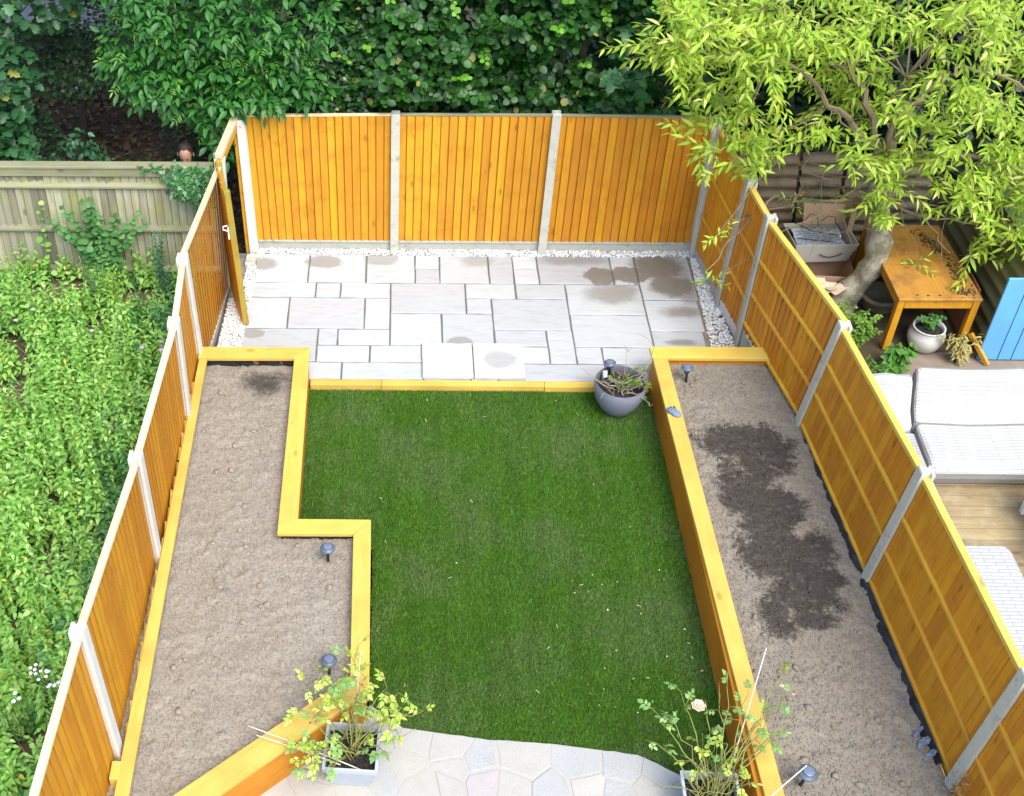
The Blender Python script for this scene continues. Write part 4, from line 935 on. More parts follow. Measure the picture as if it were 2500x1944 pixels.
for k in range(70):                                 # dead bare twigs in the crown and round the trunk top
    p = Vector((random.gauss(5.6, .5), random.gauss(-.8, .25), random.gauss(1.6, .3))); d = Vector((random.gauss(0, 1), random.gauss(0, .5), random.gauss(-.1, .5))).normalized()
    L = random.uniform(.25, .8); q_ = d.orthogonal()*L*random.uniform(-.2, .2); g.tube([p, p+d*L*.5+q_, p+d*L], [.006, .004, .0025], 3)
for a_, b_ in (((5.62, -1.02, 1.45), (4.6, -.75, 1.35)), ((4.9, -.8, 1.45), (4.35, -.9, 1.15)), ((5.6, -1.0, 1.5), (6.7, -1.2, 1.3)), ((6.0, -1.1, 1.6), (6.5, -1.25, .95)), ((4.6, -.75, 1.35), (3.9, -1.5, 1.5)), ((4.25, -1.2, 1.45), (3.75, -1.62, .95))): limb(a_, b_, .016, .006, -.06, 7, .05, 4)
bme = g.out('branches', [TWIG, TWIGG], False); mk('branches', bme, wt_)
V, F = leaves(LANCE, A, B, C, Sz); mk('crown', fastmesh('crown', V, F, WIL), wt_)

# --- the overgrown plot on the left -------------------------------------------------------------------------
WG = lambda X, Y: -.26+.06*(fbm(xyz(X, Y), 1.2)-.5)
md2 = N('weedy_earth', .95); P = md2.pos(); md2.color(md2.mix(md2.noise(P, 6, 5, .7), (.045, .034, .02), (.15, .115, .06))); md2.bump(md2.noise(P, 40, 3), .7, .02)
tag(terrain('weedy_ground', -9, -1.86, -11, -.10, .12, WG, md2.m), kind='structure')
NET = leaf_mat('nettle_leaf', (.15, .37, .045), (.33, .56, .11), (.42, .64, .16), .5, .28, (.48, .42, .04), .85)
NET2 = leaf_mat('bindweed_leaf', (.06, .19, .045), (.13, .31, .085), (.22, .40, .14), .45, .3)
STM = plain('green_stem', (.10, .17, .04), .7, .25, 20, .1)
STRAW = plain('dry_straw', (.42, .33, .17), .8, .25, 20, .1)
BARE = [(-2.80, -5.05, .22), (-2.62, -4.72, .18), (-2.62, -7.05, .26), (-2.35, -3.3, .18), (-3.75, -.75, .45), (-2.65, -.85, .4), (-4.55, -1.0, .35), (-3.1, -1.35, .22), (-2.9, -3.3, .12), (-2.25, -5.9, .12)]+[(random.uniform(-4.6, -2.1), random.uniform(-8, -1.6), random.uniform(.05, .11)) for _ in range(60)]
def plants(n, box, hz, tp, size, nodes, mat, name, label, dens=.3, cond=None, lean=.12):
    X = rng.uniform(box[0], box[1], n); Y = rng.uniform(box[2], box[3], n)
    k = fbm(xyz(X, Y)+5, 1.7, 2) > dens
    for (bx, by, br) in BARE: k &= ((X-bx)**2+(Y-by)**2) > br*br*rng.uniform(.5, 1.3, n)
    if cond is not None: k &= cond(X, Y)
    X, Y = X[k], Y[k]; n = len(X); Z0 = WG(X, Y)
    H = hz(X, Y)*rng.uniform(.45, 1.3, n); ld = rng.uniform(0, 6.28, n); lm = rng.random(n)*lean
    A, B, C, Sz = [], [], [], []
    SV, SF = [], []
    base = np.stack([X, Y, Z0], 1); tip = base+np.stack([np.cos(ld)*lm*H, np.sin(ld)*lm*H, H], 1)
    for j in range(nodes):
        t = .30+.70*(j/(nodes-1)); ph0 = rng.uniform(0, 6.28, n)
        for s in range(2):
            ph = ph0+math.pi*s; p = base+(tip-base)*t
            d = np.stack([np.cos(ph), np.sin(ph), -.15+.45*(t > .93)*np.ones(n)+rng.normal(size=n)*.2], 1)
            A.append(p); B.append(d); C.append(UP+np.stack([np.cos(ph), np.sin(ph), 0*ph], 1)*.25+rng.normal(size=(n, 3))*.25)
            Sz.append(size*(1.15-.55*t**2)*rng.uniform(.7, 1.2, n))
    V, F = leaves(tp, *map(np.concatenate, (A, B, C, Sz)))
    w = .004; a = rng.uniform(0, 6.28, n); tt = np.stack([np.cos(a)*w, np.sin(a)*w, 0*a], 1)
    SV = np.stack([base-tt, base+tt, tip], 1).reshape(-1, 3); SF = np.arange(3*n).reshape(-1, 3)
    VV, FF, mi = joinleaf([(V, F), (SV, SF)])
    return tag(mk(name, fastmesh(name, VV, FF, [mat, STM], False, mi)), label, kind='stuff')
fx = lambda Y: -1.95-.0*Y
plants(5200, (-5.2, -2.0, -8.6, -1.15), lambda X, Y: .05+.65*fbm(xyz(X, Y)+40, 1.9, 2)+.5*vnoise(xyz(X, Y)+70, 5.), NETTLE, .078, 8, NET, 'nettles', 'bright green bed of nettles filling the plot', .31, lambda X, Y: X < -2.25+.25*np.sin(Y*1.7))
plants(1000, (-2.75, -1.93, -8.6, -.5), lambda X, Y: .42+.1*np.sin(3*Y), ROUND, .075, 7, NET2, 'bindweed', 'darker bindweed crowding the foot of the yellow fence', .25)
plants(750, (-5.4, -1.95, -8.4, -.35), lambda X, Y: .30+0*X, LANCE, .11, 9, NET2, 'meadow_weeds', 'fine leaved weeds mixed in with the nettles', .3)
plants(520, (-5.2, -2.3, -8.6, -.8), lambda X, Y: .62+.3*fbm(xyz(X, Y)+9, 2.5, 2), LANCE, .075, 13, leaf_mat('pale_weed_leaf', (.16, .34, .07), (.30, .48, .13)), 'tall_weeds', 'taller pale spiky weeds standing above the nettles', .42)
plants(620, (-5.2, -2.0, -1.5, -.25), lambda X, Y: .42+0*X, NETTLE, .085, 6, NET, 'fence_weeds', 'loose weeds along the foot of the grey fence', .38)
g = G()
for i in range(420):
    bx, by, br = random.choice(BARE); x = bx+random.gauss(0, br*.8); y = by+random.gauss(0, br*.8)
    if x > -1.95 or y > -.25: continue
    a = random.uniform(0, 6.3); L = random.uniform(.08, .35); z = float(WG(np.array([x]), np.array([y]))[0])+.02
    g.tube([(x, y, z), (x+math.cos(a)*L*.5, y+math.sin(a)*L*.5, z+random.uniform(.01, .08)), (x+math.cos(a)*L, y+math.sin(a)*L, z+random.uniform(0, .04))], .0035, 3)
tag(mk('straw', g.out('straw', STRAW)), 'dry stalks lying in the bare gaps between the weeds', kind='stuff')
# single plants one can tell apart
def weed(name, label, base, H, n, tp, size, mat, spread=.25, stems=4, cat='weed', group=None, up=1.0, hook=False):
    th = thing(name, label, cat, base, group); g = G(); A, B, C, Sz = [], [], [], []
    for s in range(stems):
        a = random.uniform(0, 6.3); sp = random.uniform(.2, 1)*spread; h = H*random.uniform(.7, 1.05)*(1 if s else 1.05)
        if s == 0: sp = spread*.2
        pts = [Vector(base)+Vector((math.cos(a)*sp*t*t+random.gauss(0, .01), math.sin(a)*sp*t*t*.5+random.gauss(0, .01), h*t)) for t in (0, .25, .5, .75, 1)]
        g.tube(pts, [.007, .006, .005, .004, .002], 4)
        for j in range(n):
            t = .15+.85*j/n; i = min(3, int(t*4)); p = pts[i].lerp(pts[i+1], t*4-i); ph = j*2.4+random.uniform(-.5, .5)
            d = Vector((math.cos(ph), math.sin(ph)-.2, random.uniform(-.35, .25)))
            A.append(p[:]); B.append(d[:]); C.append((random.gauss(0, .3), -.45+random.gauss(0, .25), .9)); Sz.append(size*random.uniform(.6, 1.15)*(1.1-.5*t))
    mk('stem', g.out('stem', STM), th); V, F = leaves(tp, A, B, C, Sz); mk('leaves', fastmesh('leaves', V, F, mat), th); return th
weed('climbing_weed', 'tall heart leaved climber in front of the middle of the grey fence', (-3.22, -.36, -.26), 1.15, 36, ROUND, .125, NET2, .75, 15)
weed('climbing_weed', 'sparse leaning climber with a few pale round leaves at far end of grey fence', (-3.92, -.34, -.26), 1.2, 9, ROUND, .10, NET, .30, 2)
weed('tall_weed', 'feathery blue green weed beside the first white capped post by grey fence', (-2.45, -.7, -.26), 1.15, 60, LANCE, .085, leaf_mat('blue_green_leaf', (.05, .15, .06), (.11, .25, .11)), .22, 6)
weed('tall_weed', 'pale feathery weed in front of the heart leaved climber', (-3.30, -.85, -.26), .80, 50, LANCE, .09, leaf_mat('sage_leaf', (.09, .19, .06), (.17, .30, .09)), .2, 5)
weed('tall_weed', 'yellow green bushy weed right of the pale feathery weed', (-3.05, -1.0, -.26), .7, 46, LANCE, .08, leaf_mat('lime_leaf', (.13, .27, .02), (.24, .40, .04)), .2, 5)
weed('tall_weed', 'dark leafy weed crowding the second white capped post', (-2.25, -1.7, -.26), .85, 40, NETTLE, .085, NET2, .25, 7)
FLW = plain('white_petal', (.80, .80, .80), .6, .05, 10, 0); FLP = plain('mauve_petal', (.55, .34, .58), .6, .1, 10, 0)
def flowers(name, label, pts, mat, r=.014, h=.5, cat='wild flower'):
    th = thing(name, label, cat, (sum(p[0] for p in pts)/len(pts), sum(p[1] for p in pts)/len(pts), -.26)); g = G()
    for (x, y, z) in pts: g.tube([(x+.03, y+.02, -.2), (x+.01, y, z*.5), (x, y, z)], .0025, 3)
    mk('stem', g.out('stem', STM), th)
    for (x, y, z) in pts:
        g = G()
        for k in range(6):
            a = k*1.047; g.add([(x, y, z+.004), (x+math.cos(a-.45)*r, y+math.sin(a-.45)*r, z+.006), (x+math.cos(a)*r*1.15, y+math.sin(a)*r*1.15, z+.003), (x+math.cos(a+.45)*r, y+math.sin(a+.45)*r, z+.006)], [(0, 1, 2, 3)])
        g.lathe([(.001, .009), (r*.4, .006), (r*.45, .002)], 6, (x, y, z)); mk('flower_head', g.out('flower_head', mat), th)
def cl(cx, cy, cz, n, s): return [(cx+random.gauss(0, s), cy+random.gauss(0, s), cz+random.gauss(0, .03)) for _ in range(n)]
flowers('white_flowers', 'cluster of small white flowers among nettles near the nearest white post', cl(-2.58, -6.66, .42, 11, .055), FLW)
flowers('white_flowers', 'loose white flowers touching the yellow fence beside the nearest white post', cl(-2.44, -6.76, .42, 7, .035), FLW)
flowers('white_flowers', 'pair of white flower heads over a dark gap in the weeds', cl(-2.72, -6.92, .42, 3, .02), FLW, .017)
flowers('mauve_flowers', 'pale mauve mallow flowers in dark bindweed by the yellow fence', [(-2.42, -2.30, .35), (-2.18, -2.42, .42), (-2.16, -2.62, .35), (-2.36, -2.98, .3), (-2.55, -3.55, .3), (-2.2, -2.25, .4)], FLP, .026)
flowers('mauve_flowers', 'scattered pale mauve flowers out in the bright nettles', [(-3.9, -1.9, .4), (-4.0, -2.9, .36), (-3.75, -1.7, .4), (-3.0, -2.1, .42)], FLP, .022)
# ivy on the grey fence
iv = thing('ivy', 'glossy ivy clump spilling over the right end of the grey fence', 'ivy', (-2.0, -.2, 1.2))
pts = []; 
while len(pts) < 820:
    x, z = random.gauss(-1.98, .16), random.gauss(1.20, .17)
    if z < .70 or x > -1.72 or x < -2.42 or z > 1.46: continue
    if z < 1.0 and abs(x+1.92) > .13: continue
    r_ = 1-min(1, ((x+1.98)/.38)**2+((z-1.2)/.4)**2); pts.append((x, -.17-.20*r_**.5-random.uniform(0, .05), z))
pts += [(-2.42+random.uniform(-.25, .1), -.16-random.uniform(0, .06), 1.33+random.gauss(0, .02)) for _ in range(40)]
pts = np.array(pts); n = len(pts)
V, F = leaves(IVY, pts, rdir(n, -.5)+np.array([0, -.5, 0]), UP*.6+np.array([0, -.9, 0])+rng.normal(size=(n, 3))*.35, rng.uniform(.04, .075, n)); mk('foliage', fastmesh('foliage', V, F, IVM), iv)
g = G(); g.tube([(-1.95, .0, -.3), (-1.95, -.05, .8), (-1.97, -.15, 1.38), (-1.95, -.2, 1.0)], [.015, .012, .008, .004], 5); mk('stem', g.out('stem', DARKB), iv)

# ------------------------------------------------------------------ person behind the grey fence
pe = thing('person', 'man with short dark hair looking down behind the grey fence', 'person', (-2.18, .30, -.46))
SK = N('skin', .5); P = SK.pos(); SK.color(SK.mix(SK.noise(P, 12, 3), (.40, .19, .12), (.52, .27, .18))); SK = SK.m
CLO = plain('dark_jersey', (.03, .035, .05), .9); TRO = plain('dark_trousers', (.02, .02, .025), .9); HAIR = plain('short_dark_hair', (.035, .022, .016), .6, .4, 60, .6)
def skinned(name, joints, edges, mats, parent, root=0, sub=2):
    me = bpy.data.meshes.new(name); me.from_pydata([j[0] for j in joints], edges, []); o = bpy.data.objects.new(name, me); COL.objects.link(o)
    md = o.modifiers.new('skin', 'SKIN'); md.use_smooth_shade = True
    for i, j in enumerate(joints):
        r = j[1] if isinstance(j[1], tuple) else (j[1], j[1]); sv = me.skin_vertices[0].data[i]; sv.radius = r; sv.use_root = (i == root)
    s2 = o.modifiers.new('sub', 'SUBSURF'); s2.levels = sub
    dg = bpy.context.evaluated_depsgraph_get(); m2 = bpy.data.meshes.new_from_object(o.evaluated_get(dg)); bpy.data.objects.remove(o); bpy.data.meshes.remove(me)
    m2.name = name; m2.materials.clear()
    for m in mats: m2.materials.append(m)
    return m2
px, py = -2.18, .32
J = [((px, py, .50), (.15, .11)), ((px, py, .72), (.15, .10)), ((px, py-.01, .90), (.17, .10)), ((px, py-.02, 1.00), (.06, .06)), ((px, py-.04, 1.06), (.055, .06)), ((px, py-.05, 1.13), (.078, .085)), ((px, py-.05, 1.20), (.076, .092)), ((px, py-.035, 1.25), (.05, .06)),
     ((px-.19, py, .90), .065), ((px-.25, py-.02, .65), .048), ((px-.22, py-.14, .42), .036), ((px-.18, py-.20, .36), .035),
     ((px+.19, py, .90), .065), ((px+.25, py-.02, .65), .048), ((px+.22, py-.14, .42), .036), ((px+.18, py-.20, .36), .035),
     ((px-.10, py, .42), .095), ((px-.11, py-.02, .0), .07), ((px-.11, py+.01, -.40), .05), ((px-.12, py-.13, -.43), .045),
     ((px+.10, py, .42), .095), ((px+.11, py-.02, .0), .07), ((px+.11, py+.01, -.40), .05), ((px+.12, py-.13, -.43), .045)]
E_ = [(0,1),(1,2),(2,3),(3,4),(4,5),(5,6),(6,7),(2,8),(8,9),(9,10),(10,11),(2,12),(12,13),(13,14),(14,15),(0,16),(16,17),(17,18),(18,19),(0,20),(20,21),(21,22),(22,23)]
me = skinned('body', J, E_, [SK, CLO, TRO], pe)
for f in me.polygons:
    z = f.center.z; f.material_index = 0 if (z > 1.005 or (z < .44 and abs(f.center.x-px) > .15 and f.center.y < py-.10)) else (1 if z > .44 or (abs(f.center.x-px) > .19 and z > .36) else 2)
mk('body', me, pe)
hc = Vector((px, py-.045, 1.185))
V = []; F = []
for j in range(7):                                   # hair cap, receding at the temples
    ph = j/6*1.75
    for i in range(20):
        th_ = 2*math.pi*i/20; front = max(0, -math.sin(th_)); lim = 1.75-(.95*front**1.5)+.25*(abs(math.cos(th_*1.0)) < .3)*front
        p_ = min(ph, lim); V.append((hc.x+.089*math.sin(p_)*math.cos(th_), hc.y+.012+.104*math.sin(p_)*math.sin(th_), hc.z+.112*math.cos(p_)))
for j in range(6):
    for i in range(20): F.append((j*20+i, j*20+(i+1) % 20, (j+1)*20+(i+1) % 20, (j+1)*20+i))
mk('hair', mesh('hair', V, F, HAIR, True), pe)
for s in (-1, 1):
    g = G(); g.lathe([(.001, .006), (.012, .005), (.022, 0), (.012, -.005), (.001, -.006)], 10)
    me = g.out('ear', SK, True); me.transform(Matrix.Translation((px+s*.088, py-.035, 1.145)) @ Matrix.Rotation(R(80), 4, 'Y') @ Matrix.Diagonal((1.5, .9, 1, 1))); mk('ear', me, pe)
    g = G(); g.lathe([(.001, .008), (.008, .006), (.012, 0), (.008, -.006), (.001, -.008)], 8, (px+s*.032, py-.130, 1.135)); mk('eye', g.out('eye', plain('eye', (.05, .03, .02), .3, .1, 5, 0), True), pe)
g = G(); g.add([(px-.014, py-.135, 1.10), (px+.014, py-.135, 1.10), (px, py-.135, 1.145), (px, py-.165, 1.10)], [(0, 3, 2), (3, 1, 2), (0, 1, 3), (0, 2, 1)]); mk('nose', g.out('nose', SK), pe)

pe.scale = (1.06, 1.06, 1.06)
# ------------------------------------------------------------------ pots and planters
GREYP = N('grey_pot', .5); P = GREYP.pos(); st2 = GREYP.noise(GREYP.mapped(P, (3, 3, 90)), 1, 3); GREYP.color(GREYP.mix(st2, (.155, .165, .20), (.235, .245, .29))); GREYP.bump(st2, .3, .003); GREYP = GREYP.m
DARKP = plain('pot_inside', (.10, .095, .11), .6, .15, 10, .1)
COMP = N('compost', .95); P = COMP.pos(); v = COMP.noise(P, 60, 4, .7); COMP.color(COMP.mix(COMP.ramp(v, .35, .7), (.010, .009, .009), (.060, .048, .042))); COMP.bump(v, 1., .02); COMP = COMP.m
pot = thing('round_pot', 'egg shaped dark grey pot on the lawn at the corner of the long bed', 'pot', (2.745, -2.80, -.05))
PC = (2.745, -2.80, -.05)
g = G(); g.lathe([(.001, .0), (.10, .0), (.125, .012), (.19, .09), (.245, .20), (.272, .31), (.274, .37), (.268, .405)], 40, PC); mk('bowl', g.out('bowl', GREYP, True), pot)
g = G(); g.lathe([(.268, .405), (.262, .412), (.252, .405), (.25, .33), (.235, .28)], 40, PC); mk('rim', g.out('rim', DARKP, True), pot)
def compost(name, parent, cx, cy, z, r, square=False, M=None):
    n = 20; V = []; F = []
    for j in range(n+1):
        for i in range(n+1):
            a, b = (i/n*2-1), (j/n*2-1)
            if not square: a, b = a*math.sqrt(1-b*b/2), b*math.sqrt(1-a*a/2)
            q = Vector((cx+a*r, cy+b*r, z+random.uniform(-.012, .012))); V.append(M @ q if M else q)
    F = [(j*(n+1)+i, j*(n+1)+i+1, (j+1)*(n+1)+i+1, (j+1)*(n+1)+i) for j in range(n) for i in range(n)]
    return mk(name, mesh(name, V, F, COMP), parent)
compost('compost', pot, 2.745, -2.80, .265, .245)
tw = thing('contorted_shrub', 'bare twisting shrub with a few green tufts growing in the round grey pot', 'shrub', (2.76, -2.80, .27))
g = G(); A, B, C, Sz = [], [], [], []
PALE = plain('pale_twig', (.30, .25, .17), .8, .3, 30, .3)
for k in range(17):
    a = random.uniform(0, 6.3); p = Vector((2.76+random.gauss(0, .04), -2.82+random.gauss(0, .04), .26)); d = Vector((math.cos(a), math.sin(a), random.uniform(.1, 1.1))).normalized(); pts = [p.copy()]; L = random.uniform(.22, .50); ns = 9
    for i in range(ns):
        d = (d+Vector((random.gauss(0, .5), random.gauss(0, .5), random.gauss(0, .28)))).normalized()
        p = p+d*L/ns; p.z = max(p.z, .275); pts.append(p.copy())
    g.tube(pts, [.009-.0075*i/ns for i in range(ns+1)], 5)
    for q in (4, 6, 8):
        e = pts[q]; dd = Vector((random.gauss(0, 1), random.gauss(0, 1), random.gauss(.2, .6))).normalized(); l = random.uniform(.05, .13); g.tube([e, e+dd*l*.6+Vector((0, 0, .01)), e+dd*l], [.004, .003, .002], 3)
    if k % 3 == 0:
        for e in (pts[5], pts[-1]):
            for j in range(10):
                A.append(e[:]); B.append((random.gauss(0, 1), random.gauss(0, 1), random.gauss(.3, .6))); C.append((random.gauss(0, .4), random.gauss(0, .4), 1)); Sz.append(random.uniform(.04, .075))
g.tube([(2.78, -2.74, .27), (2.785, -2.72, .45), (2.78, -2.70, .72)], [.007, .005, .003], 4); g.tube([(2.78, -2.70, .70), (2.74, -2.69, .76)], .003, 3); g.tube([(2.78, -2.70, .68), (2.82, -2.72, .75)], .003, 3)
g.tube([(2.85, -2.85, .30), (2.95, -2.80, .45), (3.03, -2.75, .62), (3.05, -2.70, .75), (2.98, -2.66, .83), (2.88, -2.60, .85)], [.009, .008, .006, .005, .004, .002], 4)
g.tube([(2.7, -2.85, .28), (2.55, -2.86, .36), (2.42, -2.80, .44), (2.34, -2.72, .47)], [.008, .006, .004, .002], 4); g.tube([(2.62, -2.95, .30), (2.53, -3.02, .38), (2.50, -3.08, .36)], [.006, .004, .003], 4)
mk('branches', g.out('branches', PALE, True), tw)
V, F = leaves(LANCE, A, B, C, Sz); mk('leaves', fastmesh('leaves', V, F, leaf_mat('tuft_leaf', (.12, .26, .02), (.24, .38, .04))), tw)
tg = thing('plant_tag', 'small white plant tag stuck in the compost of the round pot', 'plant tag', (2.60, -2.66, .27))
g = G(); g.box((2.60, -2.655, .335), (.045, .003, .075), Euler((R(-20), 0, R(10))).to_matrix()); mk('label_card', g.out('label_card', plain('white_plastic', (.72, .75, .74), .4, .03, 5, 0)), tg)
g = G(); g.box((2.575, -2.668, .335), (.016, .003, .070), Euler((R(-20), 0, R(10))).to_matrix()); mk('label_edge', g.out('label_edge', plain('green_plastic', (.05, .25, .15), .4, .03, 5, 0)), tg)

# solar lamps -----------------------------------------------------------------------------------------
BLK = plain('black_plastic', (.022, .023, .026), .35, .2, 20, .1); CAPM = plain('grey_lamp_cap', (.085, .105, .14), .35, .15, 20, .1)
SOL = plain('solar_cell', (.13, .16, .21), .15, .3, 30, 0); LENS = plain('smoked_lens', (.09, .10, .11), .1, .1, 9, 0)
def make_lamp(loc):
    t = thing('solar_lamp', '', 'solar light', loc, 'solar stake lights'); x, y, z = loc
    g = G(); g.lathe([(.001, -.10), (.010, -.05), (.013, 0), (.013, .115), (.020, .12), (.020, .13)], 10, loc); mk('stake', g.out('stake', BLK, True), t)
    g = G(); g.lathe([(.018, .125), (.030, .14), (.042, .185), (.042, .19)], 14, loc); mk('lens', g.out('lens', LENS, True), t)
    g = G()
    for k in range(4):
        a = k*math.pi/2+.4; g.tube([(x+.020*math.cos(a), y+.020*math.sin(a), z+.125), (x+.034*math.cos(a), y+.034*math.sin(a), z+.14), (x+.046*math.cos(a), y+.046*math.sin(a), z+.19)], .0035, 4)
    mk('cage', g.out('cage', BLK), t)
    g = G(); g.lathe([(.044, .186), (.068, .185), (.070, .192), (.062, .202), (.045, .207), (.042, .214), (.040, .222)], 22, loc); mk('lamp_shade', g.out('lamp_shade', CAPM, True), t)
    g = G(); g.lathe([(.040, .222), (.036, .2245), (.001, .226)], 22, loc); mk('solar_panel', g.out('solar_panel', SOL, True), t)
    return t
def copy_tree(o, M, parent=None, label=None):
    """a thing and its parts; M moves the old world place to the new one"""
    c = o.copy(); W_ = M @ WM[o.name]; link(c, parent=parent, M=W_)
    if label: c['label'] = label
    for ch in list(o.children): copy_tree(ch, M, c)
    return c
l0 = (-.24, -5.29, .285)
lamp = make_lamp(l0); lamp['label'] = 'solar stake light in the inner corner of the stepped bed'
def put_lamp(x, y, z, lab, tilt=(0, 0), s=1.):
    M = Matrix.Translation((x, y, z)) @ Euler((tilt[0], tilt[1], random.uniform(0, 6))).to_matrix().to_4x4() @ Matrix.Scale(s, 4) @ Matrix.Translation(-Vector(l0))
    return copy_tree(lamp, M, None, lab)
put_lamp(-.175, -6.53, .285, 'solar stake light beside the rose near the diagonal corner of the stepped bed')
put_lamp(3.455, -2.71, .285, 'solar stake light at the patio end of the long straight bed', (R(-4), R(6)), .95)
put_lamp(3.53, -7.50, .285, 'solar stake light at the near end of the long straight bed', (R(2), R(5)), 1.08)
put_lamp(2.665, -2.60, .255, 'solar stake light leaning inside the round grey pot', (R(-6), R(-3)), .95)

# square planters with roses ------------------------------------------------------------------------------
PLM = N('pale_grey_planter', .6); P = PLM.pos(); v = PLM.noise(P, 8, 4); w = PLM.noise(PLM.mapped(P, (60, 60, 6)), 1, 3, .7); c = PLM.mix(v, (.34, .37, .42), (.43, .46, .51)); c = PLM.mix(PLM.ramp(w, .66, .76, 0, .5), c, (.12, .12, .13)); PLM.color(c); PLM.bump(w, .2, .003); PLM = PLM.m
def planter(loc, rot, lab, s=1.):
    t = thing('square_planter', lab, 'planter', loc, 'square grey planters'); M = Matrix.Translation(loc) @ Matrix.Rotation(rot, 4, 'Z') @ Matrix.Scale(s, 4)
    def sq(h, z): return [M @ Vector((a*h, b*h, z)) for a, b in ((-1, -1), (1, -1), (1, 1), (-1, 1))]
    R_ = [sq(.135, 0), sq(.20, .285), sq(.20, .29), sq(.215, .292), sq(.22, .345)]
    g = G(); V = [p for r in R_ for p in r]; g.add(V, [(3, 2, 1, 0)]+[(r*4+i, r*4+(i+1) % 4, r*4+4+(i+1) % 4, r*4+4+i) for r in range(4) for i in range(4)]); mk('body', g.out('body', PLM, bevel=.003), t)
    g = G(); R_ = [sq(.22, .345), sq(.198, .346), sq(.192, .25)]; V = [p for r in R_ for p in r]; g.add(V, [(r*4+i, r*4+(i+1) % 4, r*4+4+(i+1) % 4, r*4+4+i) for r in range(2) for i in range(4)]); mk('rim', g.out('rim', PLM), t)
    compost('compost', t, 0, 0, .27, .192, True, M)
    return t
planter((.035, -7.235, -.045), R(-3), 'square grey planter by the diagonal end of the stepped bed')
planter((2.83, -7.62, -.045), R(-2), 'square grey planter against the long bed at the paving end')
ROSE = leaf_mat('rose_leaf', (.33, .48, .06), (.54, .64, .12), (.66, .68, .18), .4, .35, (.50, .45, .08), .8)
ROSG = leaf_mat('rose_green_leaf', (.16, .34, .08), (.30, .48, .16), (.42, .54, .16), .4, .3)
CANE = plain('bamboo_cane', (.56, .50, .40), .6, .12, 20, .1)
def rose(loc, lab, tips, mat, n_leaf, fl=(), mat2=None, bare=10, stemm=None):
    t = thing('rose_bush', lab, 'rose bush', loc); base = Vector(loc); g = G(); A, B, C, Sz, K = [], [], [], [], []
    for (tx, ty, tz) in tips:
        tip = Vector((tx, ty, tz)); b = base+Vector((random.gauss(0, .05), random.gauss(0, .05), 0)); n = 7; pts = []
        for i in range(n+1):
            f_ = i/n; p = b.lerp(tip, f_); p.z += .07*math.sin(math.pi*f_)*(1 if tz > .3 else 2.5); p += Vector((random.gauss(0, .014), random.gauss(0, .014), random.gauss(0, .012)))*(f_ > 0); pts.append(p)
        g.tube(pts, [.007-.0045*i/n for i in range(n+1)], 4)
        for k in range(n_leaf):
            i = random.randint(4, n); e = pts[i]; d = Vector((random.gauss(0, 1), random.gauss(0, 1), random.gauss(.25, .5))).normalized()
            sl = random.uniform(.05, .15); e2 = e+d*sl; g.tube([e, e+d*sl*.6+Vector((0, 0, .012)), e2], [.003, .0022, .0015], 3)
            A.append((e+d*sl*.35)[:]); B.append(d[:]); C.append((random.gauss(0, .4), random.gauss(0, .4), 1)); Sz.append(random.uniform(.036, .060))
    for k in range(bare):
        p = base+Vector((random.gauss(0, .08), random.gauss(0, .08), 0)); d = Vector((random.gauss(0, .8), random.gauss(0, .8)+.2, random.uniform(.3, 1.2))).normalized(); L = random.uniform(.2, .5); pts = [p]
        for i in range(4): d = (d+Vector((random.gauss(0, .3), random.gauss(0, .3), random.gauss(0, .25)))).normalized(); pts.append(pts[-1]+d*L/4)
        g.tube(pts, [.005, .0045, .004, .003, .002], 4)
        e = pts[2]; g.tube([e, e+Vector((random.gauss(0, .07), random.gauss(0, .07), .06))], [.003, .002], 3)
    mk('stems', g.out('stems', stemm or TWIGG, True), t)
    h = len(A)//3*2
    compound('leaves', t, A[:h], B[:h], C[:h], np.array(Sz[:h]), mat, OVATE, 2, .8); compound('leaves', t, A[h:], B[h:], C[h:], np.array(Sz[h:]), mat2 or mat, OVATE, 2, .8)
    for (x, y, z, r) in fl:
        g = G()
        for ring, (m_, rr, zz) in enumerate(((7, 1., 0), (6, .7, .4), (5, .4, .75))):
            for k in range(m_):
                a = k*6.283/m_+ring*.5; ca, sa = math.cos(a), math.sin(a); w = rr*r*.62
                g.add([(x, y, z-.01), (x+ca*rr*r*.6-sa*w, y+sa*rr*r*.6+ca*w, z+zz*r*.5), (x+ca*rr*r*1.05, y+sa*rr*r*1.05, z+zz*r*.7+.004), (x+ca*rr*r*.6+sa*w, y+sa*rr*r*.6-ca*w, z+zz*r*.5)], [(0, 1, 2, 3)], ring == 0)
        mk('flower', g.out('flower', [plain('cream_petal', (.78, .62, .42), .5, .1, 20, 0), plain('pink_petal', (.78, .42, .34), .5, .15, 30, 0)]), t)
    return t
rose((.04, -7.22, .24), 'leafy yellow green rose bush growing in the planter by the diagonal bed',
     [(-.32, -6.76, .75), (.06, -6.62, .95), (-.36, -6.95, .70), (-.42, -7.10, .60), (-.18, -6.98, .75), (.05, -6.95, .80), (.15, -6.88, .75), (.30, -6.98, .70), (.42, -7.05, .62), (.50, -7.08, .58), (.62, -7.02, .50), (.38, -7.22, .50), (-.25, -7.42, .52), (-.42, -7.40, .48), (-.30, -7.52, .42), (-.16, -7.56, .42), (.0, -7.1, .85), (-.50, -7.33, .45), (-.30, -7.22, .62), (.40, -6.90, .55), (-.02, -6.80, .90), (.36, -7.34, .40)], ROSE, 6, (), ROSG, 14)
